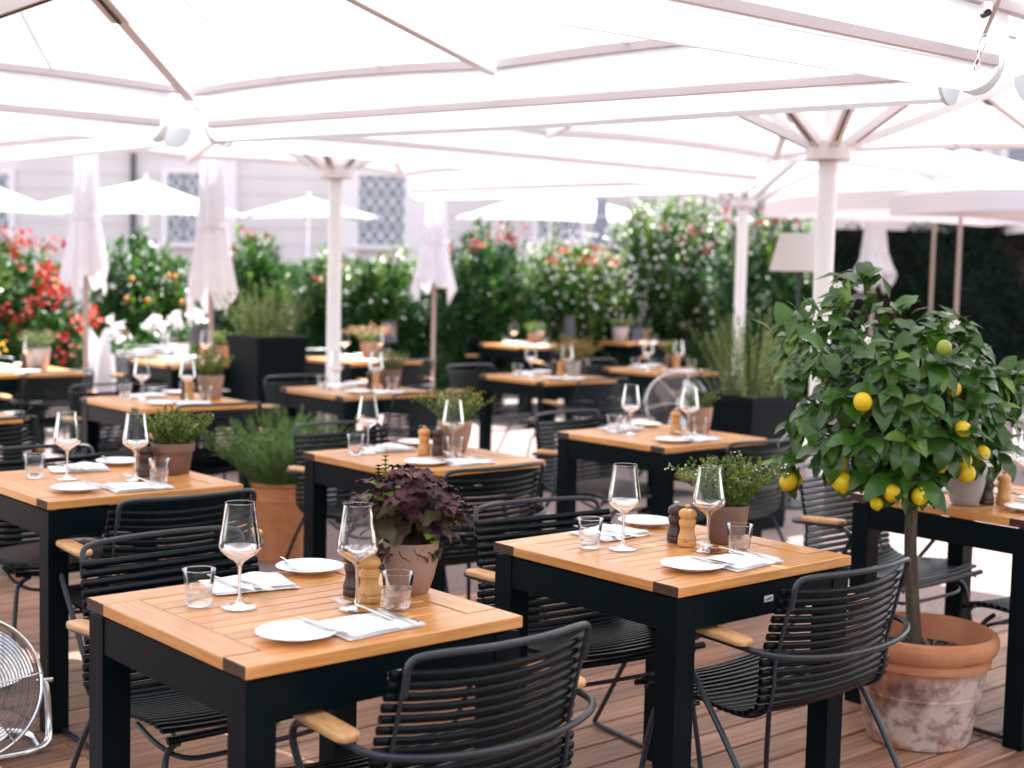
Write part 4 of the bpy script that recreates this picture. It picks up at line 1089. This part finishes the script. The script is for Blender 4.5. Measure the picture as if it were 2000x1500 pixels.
for (px, py, dy) in ((1580, 605, -.1), (1590, 625, -.12), (1640, 560, -.05), (1850, 610, -.1), (1865, 632, -.15), (1575, 815, -.1), (1568, 828, -.1), (1700, 668, -.3), (1900, 860, -.2), (1925, 905, -.15), (1898, 715, -.2), (1580, 665, -.1), (1690, 640, -.2)):
    flowers(bl, [toL(px, py, dy - .05) + rdir() * .012 for _ in range(2)], .014, rs)
bl.build('blossoms', 'blossom', tree, smooth=0)['kind'] = 'stuff'

# ------------------------------------------------------------------ oleanders and other shrubs behind
def shrub(name, label, px0, px1, ytop, d, depth, seed, shoots=150, L=.13, W=.030, leafm='leaf_oleander', per=24, zbot=.25, reds=(), redm='petal_red', whites=0, extra=None, cat='shrub', light=0.0, trunks=5):
    rs = random.Random(seed); x0, x1 = PY(px0, 500, d).x, PY(px1, 500, d).x; zt = PY((px0 + px1) / 2, ytop, d).z; cx = (x0 + x1) / 2; rx = (x1 - x0) / 2 * 1.22
    r = thing(name, label, cat, (cx, d, 0), 0, 'flowering shrubs behind the terrace' if name == 'oleander' else None)
    fm, fl2, tr = MB(), MB(), MB(); zc = (zt + zbot) / 2; rz = (zt - zbot) / 2
    for k in range(trunks):
        a = 2 * pi * k / trunks; q = Vector((cos(a) * rx * .5, sin(a) * depth * .4, zc))
        tr.tube(chaikin([Vector((cos(a) * .06, sin(a) * .06, 0)), Vector((cos(a) * .1, sin(a) * .08, zbot)), q], 2), [.022 - .014 * i / 8 for i in range(9)], 6)
    for _ in range(900):                               # dense inner leaves
        v = rdir() * rs.uniform(.3, .85); leaf_quad(fm, Vector((v.x * rx, v.y * depth, zc + v.z * rz)), rdir() + Vector((0, 0, .4)), L * 1.2, W * 1.7, fold=.1, curl=.05)
    for _ in range(int(shoots * 1.35)):
        v = rdir(); q = rs.uniform(.45, 1.0) ** .6
        tip = Vector((v.x * rx * q, v.y * depth * q, zc + v.z * rz * q * rs.uniform(.9, 1.05)))
        if v.z > .2 and rs.random() < .6: tip.z += rs.uniform(-.25, .25)
        root = Vector((v.x * rx * q * .55, v.y * depth * q * .55, zbot * .6 + (tip.z - zbot) * .35))
        ax = (tip - root).normalized(); ax = (ax + Vector((0, 0, .5))).normalized()
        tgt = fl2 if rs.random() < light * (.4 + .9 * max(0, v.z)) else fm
        ln = rs.uniform(.25, .5)
        for k in range(per):
            t = k / per; p = tip - ax * ln * (1 - t); dd = ax * (.35 + .6 * t) + Vector((rs.uniform(-1, 1), rs.uniform(-1, 1), rs.uniform(-.5, .5))).normalized()
            leaf_quad(tgt, p, dd, L * rs.uniform(.7, 1.15), W * rs.uniform(.8, 1.2), ax, fold=.15, curl=.05)
    tr.build('stems', 'bark', r)
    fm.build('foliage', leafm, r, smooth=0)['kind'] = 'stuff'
    if fl2.v: fl2.build('sunlit_leaves', 'leaf_oleander_sunlit', r, smooth=0)['kind'] = 'stuff'  # paler leaves, denser towards the top, paint backlight on the shrub
    lp = r.location
    def cluster(lst, m_, nm, rad, num):
        b = MB()
        for e in lst:
            px, py = e[0], e[1]; s = e[2] if len(e) > 2 else 1.
            c = PY(px, py, d - depth * .8) - lp
            flowers(b, [c + Vector((rs.gauss(0, .045), rs.gauss(0, .05), rs.gauss(0, .04))) * s for _ in range(int(num * s))], rad, rs)
        if b.v: b.build(nm, m_, r, smooth=0)['kind'] = 'stuff'
    cluster(reds, redm, 'red_blossoms', .027, 10)
    if extra: cluster(extra[0], extra[1], extra[2], extra[3], extra[4])
    if whites:
        b = MB(); pts = []
        for _ in range(whites):
            v = rdir(); v.y = -abs(v.y); pts.append(Vector((v.x * rx, v.y * depth * .95, zc + v.z * rz * .9 + rz * .12)))
        flowers(b, pts, .021, rs); b.build('white_blossoms_and_glints', 'petal_white', r, smooth=0)['kind'] = 'stuff'  # white petals are blooms and, on the tallest oleander, painted backlit glints
    return r
shrub('oleander', 'bright red oleander at the left edge of the terrace', -110, 140, 455, 12.4, .6, 41, 190, reds=((12, 462, 1.2), (38, 490), (60, 470), (95, 475), (118, 482), (30, 510), (80, 545), (100, 530), (95, 562, 1.3), (118, 570), (110, 590), (140, 560), (165, 618, 1.2), (75, 590), (10, 600), (40, 615), (20, 640), (60, 600), (130, 690, 1.2), (120, 660), (150, 640)), extra=(((45, 470), (90, 520), (85, 535), (115, 555), (172, 628), (180, 620), (98, 575)), 'petal_coral', 'coral_blossoms', .036, 10), light=.25)
shrub('citrus_bush', 'green bush dotted with small orange fruits beside the folded parasol', 190, 378, 452, 13.6, .6, 42, 190, L=.10, W=.04, per=18, light=.3, extra=(((300, 480, .4), (220, 560, .3)), 'petal_white', 'pale_blossoms', .03, 10))
fr = bpy.data.objects.get('citrus_bush')
om = MB().lathe([(.024 * sin(pi * k / 10) if 0 < k < 10 else 0, -.024 * cos(pi * k / 10)) for k in range(11)], 14).mesh('orange', 'orange_fruit', 180)
for (px, py) in ((342, 541), (258, 545), (247, 583), (288, 587), (243, 648), (330, 538), (310, 620), (355, 590)):
    put('orange', om, fr, loc=PY(px, py, 12.95) - fr.location)
shrub('oleander', 'slim tall oleander with two red blooms right of the second folded parasol', 440, 560, 440, 14.6, .45, 43, 90, reds=((487, 455, .8), (452, 484, .7), (527, 462, .5)), light=.35)
shrub('hedge_shrub', 'dark leafy shrub hedge left of the central pole', 575, 690, 500, 15.6, .6, 44, 150, reds=((668, 522, .6), (620, 545, .6)), light=.25, leafm='leaf_deep')
shrub('hedge_shrub', 'dark leafy shrub with sunlit top right of the central pole', 680, 850, 500, 15.8, .6, 45, 190, light=.4, leafm='leaf_deep', whites=14)
shrub('oleander', 'dark oleander with red blooms right of the third folded parasol', 850, 1050, 440, 15.6, .7, 46, 230, reds=((985, 442), (925, 475), (940, 480, .7), (980, 463), (1003, 466), (870, 487, .8), (860, 490, .6), (1020, 440, .6)), light=.2, leafm='leaf_deep')
shrub('oleander', 'sunlit oleander full of white and coral blooms in the middle', 1010, 1240, 455, 16.2, .7, 47, 230, reds=((1105, 490), (1083, 505), (1170, 490), (1145, 510), (1195, 507), (1160, 512, .6)), redm='petal_coral', whites=420, light=.9)
shrub('oleander', 'tallest oleander with backlit sparkle shaped as white petals behind the tables', 1195, 1425, 372, 16.8, .8, 48, 300, reds=((1300, 440, .8), (1350, 452), (1380, 488), (1330, 470, .5)), whites=520, light=.75, zbot=.6)
shrub('oleander', 'red blooming oleander left of the pole behind the lemon tree', 1395, 1610, 392, 15.6, .7, 49, 260, reds=((1420, 408), (1460, 415), (1482, 440), (1510, 430), (1550, 425), (1545, 412), (1420, 430, .7), (1500, 410, .7)), whites=30, light=.3, leafm='leaf_deep')
rs = random.Random(50)
def hedge(name, label, px0, px1, ytop, d, thick, n, leafm, L=.07, W=.035, rz=0.):
    x0, x1 = PY(px0, 500, d).x, PY(px1, 500, d).x; zt = PY(px0, ytop, d).z; r = thing(name, label, 'hedge', ((x0 + x1) / 2, d, 0), rz)
    h = MB(); hw = (x1 - x0) / 2
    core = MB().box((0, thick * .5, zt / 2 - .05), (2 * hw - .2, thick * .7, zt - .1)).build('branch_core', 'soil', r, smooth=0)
    for _ in range(n):
        s = rs.random(); x = rs.uniform(-hw, hw); z = rs.uniform(.02, zt)
        bump = .10 * sin(x * 3.1) + .08 * sin(z * 4.3 + x * 2) + .05 * sin(x * 9 + z * 7)
        if s < .78: p = Vector((x, bump + rs.uniform(-.10, .14), z)); o = Vector((0, -1, .3))
        else: p = Vector((x, rs.uniform(0, thick), zt + rs.uniform(-.1, .10) + .06 * sin(x * 5))); o = Vector((0, -.2, 1))
        leaf_quad(h, p, o * .6 + rdir() + Vector((0, 0, -.15)), L * rs.uniform(.7, 1.2), W * rs.uniform(.8, 1.2), o)
    h.build('foliage', leafm, r, smooth=0)['kind'] = 'stuff'; return r
hedge('tall_hedge', 'tall dark clipped hedge at the right behind the garden parasols', 1600, 2330, 385, 17.6, .9, 26000, 'leaf_dark', rz=radians(-4))
hedge('low_hedge', 'low dark hedge running behind the far tables', 380, 1620, 520, 17.8, .6, 22000, 'leaf_oleander', L=.09, W=.03)
hedge('low_hedge', 'low dark hedge behind the white petunias at left', -160, 470, 615, 15.2, .5, 7000, 'leaf_dark', L=.09, W=.03)

# white petunias in a pale urn
c = PZ(318, 745, 0); d = 12.3
def bloom_pot(px, py_pot, d, label, pts, m_, rad, num, seed, potm='white_paint'):
    rs = random.Random(seed); b = PY(px, py_pot, d); r = thing('flower_pot', label, 'potted plant', (b.x, d, 0))
    z = b.z
    MB().lathe([(0, 0), (.12, 0), (.10, .04), (.05, .10), (.06, z - .22), (.11, z - .14), (.13, z), (.115, z), (.1, z - .04), (0, z - .04)], 28).build('pot', potm, r)
    fm = MB()
    sprigs(fm, None, 60, .10, .20, .26, .05, .028, 10, rs, c=(0, 0, z - .03)); fm.build('foliage', 'leaf_oleander', r, smooth=0)['kind'] = 'stuff'
    fb = MB()
    for (a, e) in pts: flowers(fb, [PY(a, e, d - .15) - r.location + Vector((rs.gauss(0, .03), rs.gauss(0, .05), rs.gauss(0, .03))) for _ in range(num)], rad, rs)
    fb.build('blossoms', m_, r, smooth=0)['kind'] = 'stuff'; return r
bloom_pot(342, 668, 12.4, 'white petunias in a white urn behind the far left lamp table', ((290, 632), (315, 640), (335, 620), (325, 655), (380, 620), (392, 622), (355, 635), (305, 630)), 'petal_white', .045, 6, 61)
bloom_pot(222, 690, 12.2, 'white flowers beside the draped white cloth at left', ((220, 630), (218, 650), (240, 662), (225, 655), (232, 640)), 'petal_white', .045, 5, 62)

# ------------------------------------------------------------------ lamps
def table_lamp(px, py, ys0, ys1, label, t):
    p = PZ(px, py, TZ); d = p.y; r = thing('table_lamp', label, 'lamp', (p.x, p.y, TZ), 0, 'small dark table lamps')
    z0, z1 = PY(px, ys1, d).z - TZ, PY(px, ys0, d).z - TZ
    MB().lathe([(0, 0), (.055, 0), (.055, .008), (.012, .012), (.008, .02), (.008, z0 + .02)], 20).build('stand', 'steel_dark', r, smooth=40)
    MB().lathe([(.074, z0), (.056, z1), (.053, z1), (.071, z0), (.074, z0)], 28).build('lamp_shade', 'lamp_grey', r, smooth=40)
    return r
table_lamp(388, 701, 638, 672, 'grey shaded lamp on the far left table', 'O')
table_lamp(758, 690, 628, 668, 'grey shaded lamp on the far table behind the central pole', 'N')
table_lamp(1111, 667, 617, 659, 'dark cylinder shaded lamp on the far middle table', 'M')
table_lamp(1245, 676, 640, 664, 'small dark lamp on the farthest right table', 'S')
d = 9.4; b = PY(1560, 530, d); t = PY(1560, 456, d); r = thing('floor_lamp', 'floor lamp with big white shade half hidden by the pole', 'lamp', (b.x, d, 0))
w0, w1 = 57 / F * d, 39 / F * d
MB().lathe([(w0, b.z), (w1, t.z), (w1 - .006, t.z), (w0 - .006, b.z), (w0, b.z)], 40).build('lamp_shade', 'lamp_shade', r, smooth=40)
MB().lathe([(0, 0), (.16, 0), (.16, .02), (.015, .03), (.012, .05), (.012, t.z - .03)], 24).build('stand', 'steel_dark', r, smooth=40)
MB().tube([(-w1, 0, t.z - .02), (w1, 0, t.z - .02)], .003, 5).tube([(0, -w1, t.z - .02), (0, w1, t.z - .02)], .003, 5).build('spider', 'steel_dark', r)

# ------------------------------------------------------------------ fans
def fan(c, rad, face, label, floor=True):
    """drum fan: cage of rings and spokes, three blades, motor, tube stand; face = heading of its front"""
    r = thing('fan', label, 'fan', (c.x, c.y, 0), face); z = c.z
    # local: front towards -y, tilted up a little
    tl = Matrix.Rotation(radians(-14), 3, 'X'); C0 = Vector((0, 0, z))
    def V(x, y, zz): return C0 + tl @ Vector((x, y, zz))
    rg, rb = MB(), MB(); n = 44
    prof = lambda q: -.075 * (1 - (q / rad) ** 2.2) - .01
    for k in range(1, 19):
        q = rad * (.14 + .86 * k / 18)
        rg.tube([V(q * cos(2 * pi * i / n), prof(q), q * sin(2 * pi * i / n)) for i in range(n)], .0017, 5, closed=True)
        if k % 2 == 0: rb.tube([V(q * cos(2 * pi * i / n), .11 + .03 * (1 - q / rad), q * sin(2 * pi * i / n)) for i in range(n)], .0017, 5, closed=True)
    rg.build('front_rings', 'wire', r)['kind'] = 'stuff'
    for i in range(8):
        a = 2 * pi * i / 8 + .25; rb.tube([V(.13 * rad * cos(a), .14, .13 * rad * sin(a)), V(rad * cos(a), .11, rad * sin(a)), V(rad * cos(a), -.01, rad * sin(a))], .0024, 5)
    rb.build('rear_cage', 'wire', r)['kind'] = 'stuff'
    for i in range(6):
        a = 2 * pi * i / 6 + .12; MB().tube([V(q * cos(a), prof(q) - .003, q * sin(a)) for q in [rad * (.12 + .9 * j / 8) for j in range(9)]], .0028, 6).build('spoke', 'chrome', r)
    MB().tube([V(rad * cos(2 * pi * i / 48), -.008, rad * sin(2 * pi * i / 48)) for i in range(48)], .0065, 8, closed=True).build('rim', 'chrome', r)
    hb = MB(); hb.tube([V(0, -.088, 0), V(0, -.080, 0)], rad * .14, 20); hb.build('badge', 'chrome', r)
    mo = MB(); mo.tube([V(0, -.02, 0), V(0, .05, 0), V(0, .15, 0)], [rad * .16, rad * .24, rad * .22], 20); mo.build('motor', 'black_plastic', r, smooth=40)
    for i in range(3):
        bl = MB(); a0 = 2 * pi * i / 3 + .4
        def fn(u, v, a0=a0):
            q = rad * (.14 + .76 * v); a = a0 + (u - .5) * (1.25 - .2 * v) + .3 * v
            return V(q * cos(a), .02 + (u - .5) * .07, q * sin(a))
        bl.grid(fn, 8, 6); bl.build('blade', 'steel_blade' if floor else 'chrome', r, smooth=180)
    s = MB(); q = rad + .012
    if floor:
        s.tube(chaikin([V(q, .05, 0), V(q + .012, .05, -.02), Vector((q + .016, .03, .06)), Vector((q + .01, 0, .022)), Vector((q - .05, -.05, .014)), Vector((0, -.06, .014)), Vector((-q + .05, -.05, .014)), Vector((-q - .01, 0, .022)), Vector((-q - .016, .03, .06)), V(-q - .012, .05, -.02), V(-q, .05, 0)], 3), .0105, 10)
        s.tube(chaikin([Vector((q - .02, -.02, .014)), Vector((q - .02, .18, .014)), Vector((0, .2, .014)), Vector((-q + .02, .18, .014)), Vector((-q + .02, -.02, .014))], 2), .0105, 8)
    else:
        s.tube([V(0, .12, 0), Vector((0, .10, z - rad)), Vector((0, .10, .02))], .016, 10); s.lathe([(0, 0), (.2, 0), (.2, .02), (.03, .03)], 24, (0, .10, 0))
    s.build('stand', 'chrome', r)
    kn = MB(); kn.tube([V(q - .02, .05, 0), V(q + .03, .05, 0)], .009, 10); kn.build('knob', 'chrome', r)
    return r
c = PY(-64, 1346, 4.22); fan(c, .215, radians(28), 'chrome floor fan cut by the lower left corner')
c = PY(1322, 790, 9.6); fan(c, .215, radians(8), 'grey caged fan standing behind a set table near the planter', False)

# ------------------------------------------------------------------ white chair and cloth at the far left
d = 12.2; a, b = PY(243, 684, d), PY(366, 676, d); r = thing('garden_chair', 'white slatted garden chair back beyond the far left lamp table', 'chair', ((a.x + b.x) / 2, d, 0), radians(8))
w_ = (b.x - a.x) / 2; zt = a.z + .05
for k in range(4): MB().bbox((0, .02 * k * .3, zt - .012 - k * .034), (2 * w_, .02, .022), .006).build('back_slat', 'white_paint', r, smooth=0)
for s_ in (-1, 1):
    MB().bbox((s_ * (w_ - .03), .03, zt / 2 - .03), (.03, .03, zt - .06), .005).build('leg', 'white_paint', r, smooth=0); MB().bbox((s_ * (w_ - .03), -.40, .22), (.03, .03, .44), .005).build('leg', 'white_paint', r, smooth=0)
MB().bbox((0, -.19, .45), (2 * w_, .46, .02), .006).build('seat', 'white_paint', r, smooth=0)
d = 11.6; p = PY(192, 720, d); r = thing('draped_cloth', 'white cloth hanging in folds beside the red flowers', 'cloth', (p.x, d, 0))
zt = PY(192, 655, d).z; zb = .25
mb = MB()
def fn(u, v):
    a = 2 * pi * u; q = .11 * (1 + .25 * cos(5 * a + 1) * (1 - v * .6)) * (1.15 - .45 * v)
    return (q * cos(a), q * sin(a) * .8, zb + (zt - zb) * v + .07 * cos(2 * a + .5) * v)
mb.grid(fn, 48, 14); mb.build('folds', 'canvas_folded', r, smooth=180)
MB().lathe([(0, 0), (.2, 0), (.2, .02), (.02, .03), (.018, zt - .05)], 16).build('stand', 'steel_dark', r, smooth=40)
